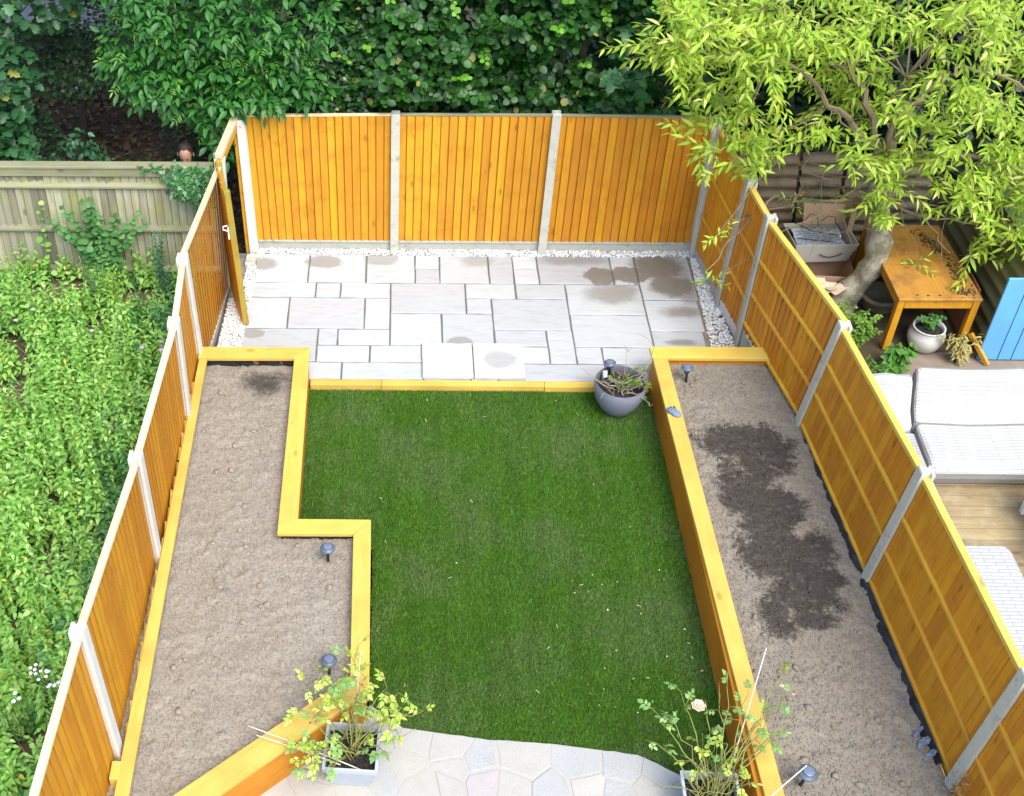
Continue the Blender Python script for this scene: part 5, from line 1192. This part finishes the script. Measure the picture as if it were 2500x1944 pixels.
rose((2.85, -7.55, .24), 'straggly rose bush with one pale pink bloom in the planter by the long bed',
     [(2.42, -7.10, .62), (2.36, -7.22, .50), (2.48, -7.02, .60), (2.64, -6.92, .66), (2.80, -7.0, .72), (2.92, -6.92, .80), (3.02, -6.85, .85), (3.14, -7.0, .75), (3.26, -7.12, .72), (3.40, -7.05, .75), (3.50, -6.98, .72), (3.54, -7.12, .70), (3.42, -7.22, .66), (2.95, -7.32, .60), (2.72, -7.30, .55), (2.58, -7.36, .48), (3.05, -7.48, .62), (2.98, -7.62, .55), (3.10, -7.62, .5), (3.46, -6.72, .85)], ROSG, 3, ((2.765, -7.04, .66, .058), (3.50, -6.98, .74, .013)), ROSE, 26)
def cane(p, q, lab, r=.0055):
    t = thing('bamboo_cane', lab, 'cane', p); g = G(); p, q = Vector(p), Vector(q); n = 6
    pts = [p.lerp(q, i/n)+Vector((0, 0, .012*math.sin(math.pi*i/n))) for i in range(n+1)]; g.tube(pts, r, 6)
    for i in range(1, n): c_ = pts[i]; d = (q-p).normalized(); g.tube([c_-d*.004, c_+d*.004], r*1.25, 6)
    mk('cane_rod', g.out('cane_rod', CANE, True), t)
cane((.12, -7.42, .26), (-.79, -7.19, .50), 'longer upper bamboo cane slanting left out of the leafy rose planter')
cane((-.05, -7.40, .30), (-.72, -7.255, .47), 'shorter lower bamboo cane slanting left out of the leafy rose planter')
cane((.05, -7.05, .26), (.10, -6.78, .95), 'upright bamboo cane standing in the leafy rose by the bed corner')
cane((2.98, -7.45, .26), (3.285, -6.74, 1.02), 'upright bamboo cane in the straggly rose by the long bed')
cane((2.95, -7.90, .36), (3.50, -7.53, .62), 'low bamboo cane crossing over the solar light of the long bed')

# glove on the bed cap --------------------------------------------------------------------------------------
gl = thing('garden_glove', 'small blue grey gardening glove lying on the cap of the long bed', 'glove', (3.215, -3.32, .40))
GM = plain('blue_grey_glove', (.17, .20, .30), .8, .25, 60, .4); GT = plain('teal_band', (.06, .30, .32), .7, .15, 20, .2); GF = plain('maroon_fingertip', (.13, .07, .09), .8, .3, 50, .3)
ga = R(128); gd = Vector((math.cos(ga), math.sin(ga), 0)); gs = Vector((-gd.y, gd.x, 0)); gc = Vector((3.225, -3.355, .418))
V = []; F = []
for j in range(7):
    ph = math.pi*j/6
    for i in range(14):
        a = 2*math.pi*i/14; V.append(gc+gd*math.cos(a)*math.sin(ph)*.062+gs*math.sin(a)*math.sin(ph)*.045+Vector((0, 0, math.cos(ph)*.019)))
for j in range(6):
    for i in range(14): F.append((j*14+i, j*14+(i+1) % 14, (j+1)*14+(i+1) % 14, (j+1)*14+i))
mk('palm', mesh('palm', V, F, GM, True), gl)
g = G(); pts = [gc+gd*.038+gs*.045*math.cos(t)+Vector((0, 0, .021*math.sin(t)-.002)) for t in np.linspace(-.3, math.pi+.3, 12)]; g.tube(pts, .007, 6); mk('cuff_band', g.out('cuff_band', GT, True), gl)
for k, (o_, L, a) in enumerate(((-.036, .048, -.55), (-.018, .062, -.25), (.001, .066, 0), (.02, .060, .22), (.038, .045, .5))):
    g = G(); b = gc+gd*.045+gs*o_; d = (gd*math.cos(a)+gs*math.sin(a)); g.tube([b, b+d*L*.5+Vector((0, 0, .006)), b+d*L-Vector((0, 0, .003)), b+d*(L+.006)-Vector((0, 0, .004))], [.010, .0095, .008, .004], 7)
    mk('finger', g.out('finger', GF if k in (0, 4) else GM, True), gl)

# ------------------------------------------------------------------ neighbour's side on the right
g = G(); g.prism([(4.22, -3.0), (4.05, .30), (9.5, .30), (9.5, -3.0)], -.4, -.01)
tag(mk('neighbour_ground', g.out('neighbour_ground', EARTH)), kind='structure')
mpth = plain('dusty_path', (.22, .175, .135), .95, .3, 9, .5)
g = G(); g.prism([(5.6, -3.9), (5.9, -1.85), (9.5, -1.75), (9.5, -3.9)], -.3, .0); tag(mk('path', g.out('path', mpth)), kind='structure')
dk = thing('deck', 'weathered grooved timber deck under the white rattan seats', 'deck', (6.3, -5, 0))
y = -3.35
for i in range(40):
    g = G(); g.prism([(4.75, y-.140), (8.3, y-.140), (8.3, y), (4.75, y)], -.035, .012)
    for k in range(6):                                 # raised reeds of a grooved deck board
        yy = y-.013-k*.0225; g.add([(4.76, yy-.017, .012), (8.29, yy-.017, .012), (8.29, yy-.014, .018), (4.76, yy-.014, .018), (8.29, yy-.003, .018), (4.76, yy-.003, .018), (8.29, yy, .012), (4.76, yy, .012)], [(0, 1, 2, 3), (3, 2, 4, 5), (5, 4, 6, 7)])
    mk('plank', g.out('plank', T['deck']), dk); y -= .146
# corrugated fence at the back
COR = N('corrugated_sheet', .9); P = COR.pos(); v = COR.noise(P, 5, 5, .7); w = COR.noise(COR.mapped(P, (1.5, 1.5, 30)), 1, 4, .6); c = COR.mix(w, (.26, .21, .145), (.43, .36, .27)); c = COR.mix(COR.ramp(v, .45, .7, 0, .6), c, (.12, .09, .06)); COR.color(c); COR.bump(v, .3, .005); COR = COR.m
COG = N('mossy_sheet', .9); P = COG.pos(); v = COG.noise(P, 5, 5, .7); c = COG.mix(v, (.26, .225, .13), (.44, .40, .26)); c = COG.mix(COG.ramp(COG.noise(P, 2.5, 4), .4, .7, 0, .6), c, (.25, .26, .07)); COG.color(c); COG.bump(v, .3, .005); COG = COG.m
def corr(name, origin, along, up, L, H, pitch, amp, horiz, mat, parent):
    o, a, u = Vector(origin), Vector(along).normalized(), Vector(up).normalized(); nrm = a.cross(u).normalized(); n = int((H if horiz else L)/pitch*8); V = []; F = []
    for i in range(n+1):
        t = i/n; d = nrm*amp*math.sin(t*n/8*2*math.pi)
        for s in (0, 1):
            V.append(o+(u*H*t+a*L*s if horiz else a*L*t+u*H*s)+d)
    F = [(2*i, 2*i+1, 2*i+3, 2*i+2) for i in range(n)]
    Vb = [v-nrm*.006 for v in V]; m_ = len(V); F += [(m_+2*i+2, m_+2*i+3, m_+2*i+1, m_+2*i) for i in range(n)]+[(2*i+k, 2*i+2+k, m_+2*i+2+k, m_+2*i+k) for i in range(n) for k in (0, 1)]
    return mk(name, mesh(name, V+Vb, F, mat, True), parent)
cf = thing('corrugated_fence', 'brown corrugated sheet fence with dark upright joints behind the boxes', 'fence', (5.7, .2, 0))
xs = [4.20, 4.78, 5.27, 5.80, 6.34, 6.88]
for i in range(5):
    corr('sheet', (xs[i]+.022, .17+random.uniform(-.015, .015), -.05), (1, 0, 0), (-.10, .03, 1), xs[i+1]-xs[i]-.044, 1.42+random.uniform(-.03, .03), .155, .020, True, COR, cf)
    bar('joint_post', cf, (xs[i], .215, -.1), (xs[i]-.135, .255, 1.36), .05, .05, DARKB, up=(0, 1, 0))
sf = thing('corrugated_fence', 'mossy green corrugated side fence between the table and the blue shed', 'fence', (6.98, -.8, 0))
for i, (y0, y1) in enumerate(((.15, -.88), (-.88, -1.93))):
    corr('sheet', (6.80+.01*i, y0, -.05), (0, -1, 0), (.20, 0, 1), abs(y1-y0)-.004, 1.40, .155, .026, True, COG, sf)
# blue shed
BLU = timber('blue_painted_board', (.115, .36, .60), (.085, .29, .52), 'z', vary=.08, knots=False, rough=.5, grain=.4, light=(.14, .40, .63), weather=((.22, .20, .15), .15))
bs = thing('blue_shed', 'bright blue vertically boarded shed wall at the right beyond the sofa', 'shed', (7.6, -1.97, 0))
x = 6.83
for i, w in enumerate((.225, .150, .150, .145, .150, .15, .15, .15, .15)):
    g = G(); g.prism([(x+.004, -1.975), (x+w-.004, -1.975), (x+w-.004, -1.95), (x+.004, -1.95)], .02, 1.13); mk('board', g.out('board', BLU, bevel=.004), bs); x += w
g = G(); g.prism([(7.22, -1.95), (x-.02, -1.95), (x-.02, -.4), (7.25, -.4)], .0, 1.10); mk('carcass', g.out('carcass', plain('shed_inside', (.05, .08, .11))), bs)
g = G(); g.add([(7.15, -1.945, 1.12), (x+.02, -1.945, 1.12), (x+.02, -.4, 1.20), (7.2, -.4, 1.20), (7.15, -1.945, 1.135), (x+.02, -1.945, 1.135), (x+.02, -.4, 1.215), (7.2, -.4, 1.215)], BOXF); mk('roof', g.out('roof', plain('grey_felt', (.16, .18, .19), .9)), bs)
# wooden table
tb = thing('wooden_table', 'weathered orange wooden table with mossy patches beside the leaning tree trunk', 'table', (6.28, -1.1, 0))
MOSSY = T['table']
g = G(); g.prism([(5.84, -1.81), (6.75, -1.80), (6.72, -.36), (5.85, -.36)], .69, .725); mk('tabletop', g.out('tabletop', MOSSY, bevel=.006), tb)
for (cx, cy) in ((5.885, -1.76), (6.70, -1.755), (6.675, -.41), (5.895, -.41)):
    g = G(); g.box((cx, cy, .345), (.075, .075, .685)); mk('leg', g.out('leg', T['board'], bevel=.004), tb)
for (p, q) in (((5.93, -1.775, .635), (6.66, -1.77, .635)), ((5.93, -.40, .635), (6.63, -.40, .635)), ((5.875, -1.71, .635), (5.885, -.46, .635)), ((6.715, -1.705, .635), (6.69, -.46, .635))): bar('apron', tb, p, q, .028, .10, T['board'])
ms = plain('dry_moss', (.055, .035, .018), .95, .5, 60, .8)
g = G()
def mosspatch(cx, cy, n, sx, sy, a):
    for i in range(n):
        u, v = random.gauss(0, sx), random.gauss(0, sy); x, y = cx+u*math.cos(a)-v*math.sin(a), cy+u*math.sin(a)+v*math.cos(a)
        if not (5.88 < x < 6.72 and -1.79 < y < -.40): continue
        r = random.uniform(.006, .018); g.add([(x+r*math.cos(k*1.05)*random.uniform(.6, 1.4), y+r*math.sin(k*1.05)*random.uniform(.6, 1.4), .7262) for k in range(6)]+[(x, y, .7262+r*.35)], [(k, (k+1) % 6, 6) for k in range(6)])
mosspatch(6.50, -.72, 150, .05, .17, .25); mosspatch(6.62, -1.38, 130, .04, .16, .05); mosspatch(6.60, -1.66, 70, .08, .04, 0); mosspatch(6.2, -1.72, 8, .15, .02, 0)
tag(mk('moss', g.out('moss', ms), tb), kind='stuff')
# card boxes
CRD = plain('cardboard', (.40, .26, .16), .85, .12, 7, .15); CRW = plain('pale_cardboard', (.50, .46, .38), .85, .1, 7, .15); CRL = plain('light_card', (.62, .50, .36), .85, .1, 20, .15)
def openbox(name, lab, c, sx, sy, h, rot, mat, inner, z, flaps=(), lean=.04):
    t = thing(name, lab, 'box', (c[0], c[1], z)); M = Matrix.Translation((c[0], c[1], z)) @ Matrix.Rotation(rot, 4, 'Z')
    def q(n_, pts, m): 
        g = G(); pts = [Vector(p) for p in pts]; nn = (pts[1]-pts[0]).cross(pts[3]-pts[0]).normalized()*.005; g.add([M @ (p-nn) for p in pts]+[M @ (p+nn) for p in pts], BOXF); mk(n_, g.out(n_, m), t)
    a, b = sx/2, sy/2; e = lean
    q('side', [(-a, -b, 0), (a, -b, 0), (a+e, -b-e, h), (-a-e, -b-e, h*1.05)], mat); q('side', [(a, b, 0), (-a, b, 0), (-a-e, b+e, h), (a+e, b+e, h)], mat)
    q('side', [(a, -b, 0), (a, b, 0), (a+e, b+e, h), (a+e, -b-e, h)], mat); q('side', [(-a, b, 0), (-a, -b, 0), (-a-e, -b-e, h*1.05), (-a-e, b+e, h)], mat)
    q('bottom', [(-a, -b, .006), (-a, b, .006), (a, b, .006), (a, -b, .006)], inner)
    for n_, pts, m in flaps: q(n_, pts, m)
    return t, M
b2, M2 = openbox('cardboard_box', 'brown cardboard box on the ground under the pale box with rubbish', (5.30, -.62), .78, .42, .34, R(-3), CRD, CRD, .0, [('flap', [(-.42, -.25, .34), (.08, -.25, .32), (.10, -.46, .12), (-.40, -.50, .10)], CRL)])
b1, M1 = openbox('cardboard_box', 'pale open cardboard box with a curved line printed on its front and rubbish inside', (5.36, -.42), .62, .36, .27, R(4), CRW, CRD, .36, [('flap', [(-.15, .20, .27), (.34, .20, .27), (.34, .34, .52), (-.15, .34, .52)], CRD)], .06)
g = G(); pts = [M1 @ Vector((-.06+.26*t, -.212-.055*(.095+.05*(2*t-1)**2)/.27, .095+.055*(2*t-1)**2)) for t in np.linspace(0, 1, 12)]; g.tube(pts, .0055, 4); mk('printed_curve', g.out('printed_curve', plain('black_print', (.02, .02, .02), .8, 0, 5, 0)), b1)
cd_ = thing('cardboard_sheet', 'curved brown cardboard sheet leaning behind the pale box by the trunk', 'cardboard', (5.72, -.25, .1))
V = []; n = 14
for i in range(n+1):
    a = -1.2+2.4*i/n
    for z_ in (.05, 1.0): V.append((5.62+.20*math.cos(a)*(1 if z_ < .5 else .75), -.22+.24*math.sin(a)*.6, z_*(.82+.18*math.cos(a))))
mk('card', mesh('card', V, [(2*i, 2*i+2, 2*i+3, 2*i+1) for i in range(n)], CRD, True), cd_)
rk = thing('wire_rack', 'black wire rack lying on silvery packaging in the pale box', 'wire rack', (5.36, -.42, .62))
g = G()
def wr(pts, r=.006): g.tube([M1 @ Vector(p) for p in pts], r, 5)
wr([(-.30, .12, .36), (-.1, .02, .30), (.18, -.04, .27)]); wr([(-.32, -.10, .29), (-.1, -.13, .27), (.10, -.15, .26)]); wr([(.22, .10, .33), (.25, -.02, .28), (.20, -.13, .27)]); wr([(-.16, .16, .36), (-.12, .15, .45), (-.05, .12, .45), (-.02, .06, .34)], .005); wr([(.04, .16, .34), (.10, .15, .42), (.18, .13, .41), (.20, .08, .33)], .005)
mk('frame', g.out('frame', BLK, True), rk)
g = G()
for i in range(12): wr([(-.22+.035*i, .10, .31), (-.20+.035*i, -.12, .27)], .0018)
for i in range(7): wr([(-.22, .09-.033*i, .31-.006*i), (.2, .09-.033*i, .30-.006*i)], .0018)
mk('mesh_wires', g.out('mesh_wires', BLK), rk)
pk = thing('packaging', 'crumpled silvery plastic packaging filling the pale box', 'packaging', (5.36, -.42, .5))
V = []; n = 14
for j in range(n+1):
    for i in range(n+1): V.append(M1 @ Vector((-.30+.56*i/n, -.15+.30*j/n, .20+.04*j/n+random.uniform(-.018, .018))))
mk('sheet', mesh('sheet', V, [(j*(n+1)+i, j*(n+1)+i+1, (j+1)*(n+1)+i+1, (j+1)*(n+1)+i) for j in range(n) for i in range(n)], N('silver_film', .3).color((.42, .44, .48)).m), pk)
gb_ = thing('painted_plank', 'green painted plank resting on the raised flap of the pale box', 'plank', (5.45, -.08, .88))
bar('plank_body', gb_, M1 @ Vector((-.19, .335, .535)), M1 @ Vector((.37, .335, .44)), .03, .055, timber('green_painted', (.13, .26, .07), (.25, .33, .14), 'x', weather=((.5, .5, .3), .6), knots=False))
for k, (p, r) in enumerate((((4.99, -.30, .52), .085), ((5.02, -.60, .47), .075))):
    t = thing('black_ring', ('upper' if k == 0 else 'lower')+' black plastic ring between the pale box and the rail fence', 'plastic ring', p, 'black rings by the box'); g = G()
    pts = [Vector(p)+Vector((r*math.cos(a), r*.55*math.sin(a), r*.85*math.sin(a))) for a in np.linspace(0, 2*math.pi, 21)]; g.tube(pts, .018, 7); mk('ring_body', g.out('ring_body', BLK, True), t)
    g = G(); g.lathe([(.001, 0), (r*.9, 0)], 14); me = g.out('ring_face', plain('dark_rubber', (.045, .045, .05), .6), False); me.transform(Matrix.Translation(p) @ Matrix.Rotation(R(57), 4, 'X')); mk('ring_face', me, t)
pc = thing('torn_cardboard', 'torn pale cardboard strips heaped at the foot of the brown box', 'cardboard', (5.25, -1.0, 0))
for k in range(7):
    g = G(); x, y = 5.16+.055*k, -.98-random.uniform(0, .14); M = Matrix.Translation((x, y, .20+.02*k)) @ Euler((random.uniform(-.4, .4), random.uniform(-.3, .3), random.uniform(-.6, .6))).to_matrix().to_4x4(); g.add([M @ Vector(p) for p in ((-.12, -.05, 0), (.1, -.07, .01), (.15, .03, 0), (.05, .08, .02), (-.1, .06, 0))], [(0, 1, 2, 3, 4)]); mk('strip', g.out('strip', CRL), pc)
# white pot under the table, urn, string of lights
wpz = thing('white_pot', 'round white glazed pot with green plant in front of the wooden table', 'pot', (6.31, -1.78, 0)); c0 = (6.31, -1.74, .0)
WG_ = N('white_glaze', .35); P = WG_.pos(); WG_.color(WG_.mix(WG_.ramp(WG_.noise(P, 6, 4, .7), .5, .75, 0, .6), (.56, .56, .52), (.36, .36, .28))); WG_ = WG_.m
g = G(); g.lathe([(.001, 0), (.12, 0), (.165, .05), (.20, .14), (.195, .22), (.165, .275), (.170, .29), (.178, .30), (.165, .305), (.155, .28), (.15, .24)], 30, c0); mk('bowl', g.out('bowl', WG_, True), wpz)
compost('compost', wpz, c0[0], c0[1], .26, .14)
weed('pot_plant', 'small round leaved green plant growing in the white pot', (6.32, -1.72, .25), .20, 16, ROUND, .06, leaf_mat('pot_leaf', (.05, .20, .04), (.16, .38, .06)), .20, 11, 'plant')
ur = thing('stone_urn', 'mossy stone pot standing behind the front leg under the table', 'pot', (6.0, -.95, 0)); g = G(); g.lathe([(.001, 0), (.17, 0), (.20, .04), (.215, .14), (.235, .15), (.235, .19), (.20, .20), (.19, .12), (.001, .10)], 24, (6.02, -.98, 0)); mk('bowl', g.out('bowl', plain('mossy_stone', (.20, .17, .11), .9, .3, 12, .4), True), ur)
sl = thing('string_lights', 'string of tiny white globe lights trailing over dark ground beside the tree trunk', 'string lights', (5.8, -1.1, 0)); SLP = [(6.18, -.45, .05), (6.12, -.50, .06), (6.10, -.46, .05), (6.09, -.56, .05), (6.01, -.64, .06), (5.92, -.75, .05), (5.88, -.89, .06), (5.83, -.98, .05), (5.74, -1.08, .05), (5.70, -1.24, .04)]
g = G(); g.tube(SLP, .003, 4); mk('wire', g.out('wire', BLK), sl)
BUL = plain('white_globe', (.75, .75, .72), .3, .03, 5, 0)
for p in SLP: g = G(); g.lathe([(.001, .018), (.013, .013), (.018, 0), (.013, -.013), (.001, -.018)], 8, p); mk('globe', g.out('globe', BUL, True), sl)
# plants by the rail fence
weed('fern', 'bright green leafy clump at the foot of the leaning tree trunk', (5.36, -1.42, 0), .38, 34, LANCE, .11, leaf_mat('fern_leaf', (.10, .27, .02), (.22, .42, .03)), .45, 12, 'plant')
weed('dock_plant', 'broad leaved green plant in front of the table leg', (5.86, -2.14, 0), .34, 12, OVATE, .17, leaf_mat('dock_leaf', (.07, .24, .03), (.17, .40, .06)), .30, 7, 'plant')
weed('dandelion_clump', 'dark jagged leaved clump behind the white lounger', (5.58, -2.42, 0), .30, 26, LANCE, .14, leaf_mat('dandelion_leaf', (.05, .18, .02), (.13, .32, .04)), .45, 10, 'plant')
weed('young_hedge_plant', 'rounded yellow green shrub between the leafy clump and the dock plant', (5.52, -1.78, 0), .46, 40, OVATE, .075, leaf_mat('privet_leaf', (.12, .28, .03), (.25, .42, .06)), .34, 16, 'plant')
weed('dry_grass_tuft', 'straw coloured grassy tuft round the right table leg', (6.62, -2.0, 0), .42, 30, LANCE, .12, leaf_mat('straw_leaf', (.36, .33, .10), (.50, .42, .18)), .35, 9, 'grass tuft')
ws = thing('wood_offcut', 'orange batten offcut leaning against the right table leg', 'batten', (6.83, -1.95, 0)); bar('batten_body', ws, (6.92, -2.06, .02), (6.72, -1.86, .30), .04, .05, T['rail'])
bd = thing('leaning_board', 'reddish brown board leaning between the table and the mossy side fence', 'board', (6.85, -1.2, 0)); g = G(); g.add([(6.76, -1.55, .05), (6.78, -1.0, .05), (6.86, -1.0, .62), (6.84, -1.5, .62), (6.78, -1.55, .05), (6.80, -1.0, .05), (6.88, -1.0, .62), (6.86, -1.5, .62)], BOXF); mk('board_body', g.out('board_body', plain('red_board', (.25, .10, .06), .8)), bd)
# white rattan loungers ---------------------------------------------------------------------------------------
RAT = N('white_rattan', .55); tc = RAT.n('ShaderNodeTexCoord').outputs['UV']
RATB = N('white_rattan_weave', .55)
def rattan(name, sx, sy):
    m = N(name, .5); tc = m.n('ShaderNodeUVMap').outputs[0]
    a = m.n('ShaderNodeTexWave', wave_type='BANDS', bands_direction='Y'); m.l(m.mapped(tc, (1, 1, 1)), a.inputs[0]); a.inputs['Scale'].default_value = sy
    b = m.n('ShaderNodeTexBrick'); m.l(tc, b.inputs[0]); b.inputs['Scale'].default_value = 1.; b.inputs['Brick Width'].default_value = sx*4; b.inputs['Row Height'].default_value = .040; b.inputs['Mortar Size'].default_value = .006; b.inputs['Mortar Smooth'].default_value = .6
    b.inputs['Color1'].default_value = (.37, .37, .365, 1); b.inputs['Color2'].default_value = (.41, .41, .405, 1); b.inputs['Mortar'].default_value = (.30, .295, .28, 1)
    m.color(b.outputs[0]); m.bump(m.math('SUBTRACT', 1., b.outputs['Fac']), .5, .006); return m.m
RW = rattan('white_rattan_rows', .09, 40)
def uvbox(me, s=1.):
    uv = me.uv_layers.new(name='UVMap'); 
    for f in me.polygons:
        n_ = f.normal; ax_ = max(range(3), key=lambda k: abs(n_[k]))
        for li in f.loop_indices:
            co = me.vertices[me.loops[li].vertex_index].co; u, v = ((co.y, co.z), (co.x, co.z), (co.x, co.y))[ax_]; uv.data[li].uv = (u*s, v*s)
def lounger(lab, x0, x1, parts, loc):
    """woven seat made of shells, each the closed (y, z) outline of its side drawn out along x"""
    t = thing('rattan_sofa', lab, 'sofa', loc)
    for nm, prof in parts:
        n = len(prof); V = []; F = []; xs_ = [x0, x0+.015, x0+.05]+[x0+.05+(x1-x0-.1)*k/8 for k in range(1, 8)]+[x1-.05, x1-.015, x1]; ins = [.03, .010, 0]+[0]*7+[0, .010, .03]
        cy = sum(p[0] for p in prof)/n; cz = sum(p[1] for p in prof)/n
        for k, (x_, i_) in enumerate(zip(xs_, ins)):
            sag = .012*math.sin(k*1.3+x0)
            for (y_, z_) in prof:
                d = Vector((cy-y_, cz-z_)); d = d.normalized()*i_ if d.length else d; V.append((x_, y_+d.x, z_+d.y+sag*(z_ > .3)))
        for r in range(len(xs_)-1): F += [(r*n+i, r*n+(i+1) % n, (r+1)*n+(i+1) % n, (r+1)*n+i) for i in range(n)]
        F += [tuple(range(n-1, -1, -1)), tuple(range((len(xs_)-1)*n, len(xs_)*n))]
        me = mesh(nm, V, F, RW, False); uvprof(me, prof, n); mk(nm, me, t)
    return t
def uvprof(me, prof, n):
    """u along the seat, v round its outline, so that the weave follows the curve"""
    s_ = [0]
    for i in range(1, n): s_.append(s_[-1]+math.dist(prof[i], prof[i-1]))
    uv = me.uv_layers.new(name='UVMap')
    for f in me.polygons:
        for li in f.loop_indices:
            vi = me.loops[li].vertex_index; uv.data[li].uv = (me.vertices[vi].co.x, s_[vi % n])
def zpt(y0, z0, y1, z1): return [(y0, z0), (y1, z1)]
backR = [(-3.22, .05), (-3.16, .45), (-3.06, .78), (-3.075, .815), (-3.11, .83), (-3.15, .82), (-3.20, .77), (-3.28, .62), (-3.36, .50), (-3.455, .415), (-3.46, .30), (-3.46, .05)]
seatR = [(-3.475, .05), (-3.475, .40), (-3.49, .412), (-3.6, .40), (-3.8, .385), (-3.95, .372), (-4.03, .345), (-4.06, .30), (-4.03, .20), (-3.95, .06)]
lounger('wide white rattan sofa with curved back beside the blue shed', 5.60, 7.6, [('backrest', backR), ('seat', seatR)], (6.6, -3.5, 0))
backL = [(-3.30, .05), (-3.24, .45), (-3.13, .76), (-3.15, .80), (-3.19, .805), (-3.24, .78), (-3.33, .64), (-3.43, .50), (-3.555, .405), (-3.56, .3), (-3.56, .05)]
seatL = [(-3.575, .05), (-3.575, .39), (-3.59, .402), (-3.8, .385), (-4.2, .38), (-4.6, .378), (-4.9, .375), (-4.99, .35), (-5.02, .30), (-4.99, .15), (-4.97, .05)]
lounger('long white rattan lounger squeezed between rail fence and wide sofa', 4.86, 5.54, [('backrest', backL), ('seat', seatL)], (5.2, -4, 0))
ot = thing('rattan_table', 'low pale rattan coffee table near the rail fence on the deck', 'coffee table', (5.5, -5.9, 0))
g = G(); g.prism([(4.95, -6.9), (5.97, -6.9), (5.97, -5.12), (5.92, -5.06), (4.95, -5.06)], .05, .40); me = g.out('table_body', rattan('grey_rattan_weave', .045, 40), bevel=.03); uvbox(me); mk('table_body', me, ot)
wtb = thing('white_table', 'white framed table corner at the right edge of the deck', 'table', (6.9, -4.7, 0))
WP = plain('white_paint', (.74, .74, .74), .4, .05, 8, .05)
g = G(); g.prism([(6.42, -5.3), (7.4, -5.3), (7.4, -4.25), (6.45, -4.25)], .40, .44); mk('tabletop', g.out('tabletop', WP, bevel=.012), wtb)
for (x, y) in ((6.49, -4.30), (6.47, -5.22), (7.3, -4.3), (7.3, -5.2)): g = G(); g.box((x, y, .205), (.05, .05, .385)); mk('leg', g.out('leg', WP), wtb)
rd = thing('red_rimmed_pot', 'small red rimmed pot on the soil at the near end of the long bed', 'pot', (4.12, -7.86, .28)); g = G(); g.lathe([(.001, 0), (.08, 0), (.11, .12), (.12, .14), (.105, .14), (.09, .06), (.001, .05)], 20, (4.12, -7.92, .28)); mk('bowl', g.out('bowl', plain('red_clay', (.42, .10, .06), .7, .1), True), rd)
dl = thing('dry_sprig', 'withered orange brown sprig clinging to the near concrete post of the rail fence', 'dry plant', (4.70, -7.62, .35)); A, B, C, Sz = [], [], [], []
for k in range(60):
    t = random.random(); A.append((4.66+random.gauss(0, .02), -7.56-.10*random.random(), .32+.30*t+random.gauss(0, .02))); B.append((random.gauss(-.3, .6), random.gauss(-.3, .6), random.gauss(.3, .5))); C.append((-.5, -.5, 1)); Sz.append(random.uniform(.03, .07))
V, F = leaves(LANCE, A, B, C, Sz); mk('foliage', fastmesh('foliage', V, F, leaf_mat('withered_leaf', (.30, .14, .05), (.48, .30, .12))), dl)
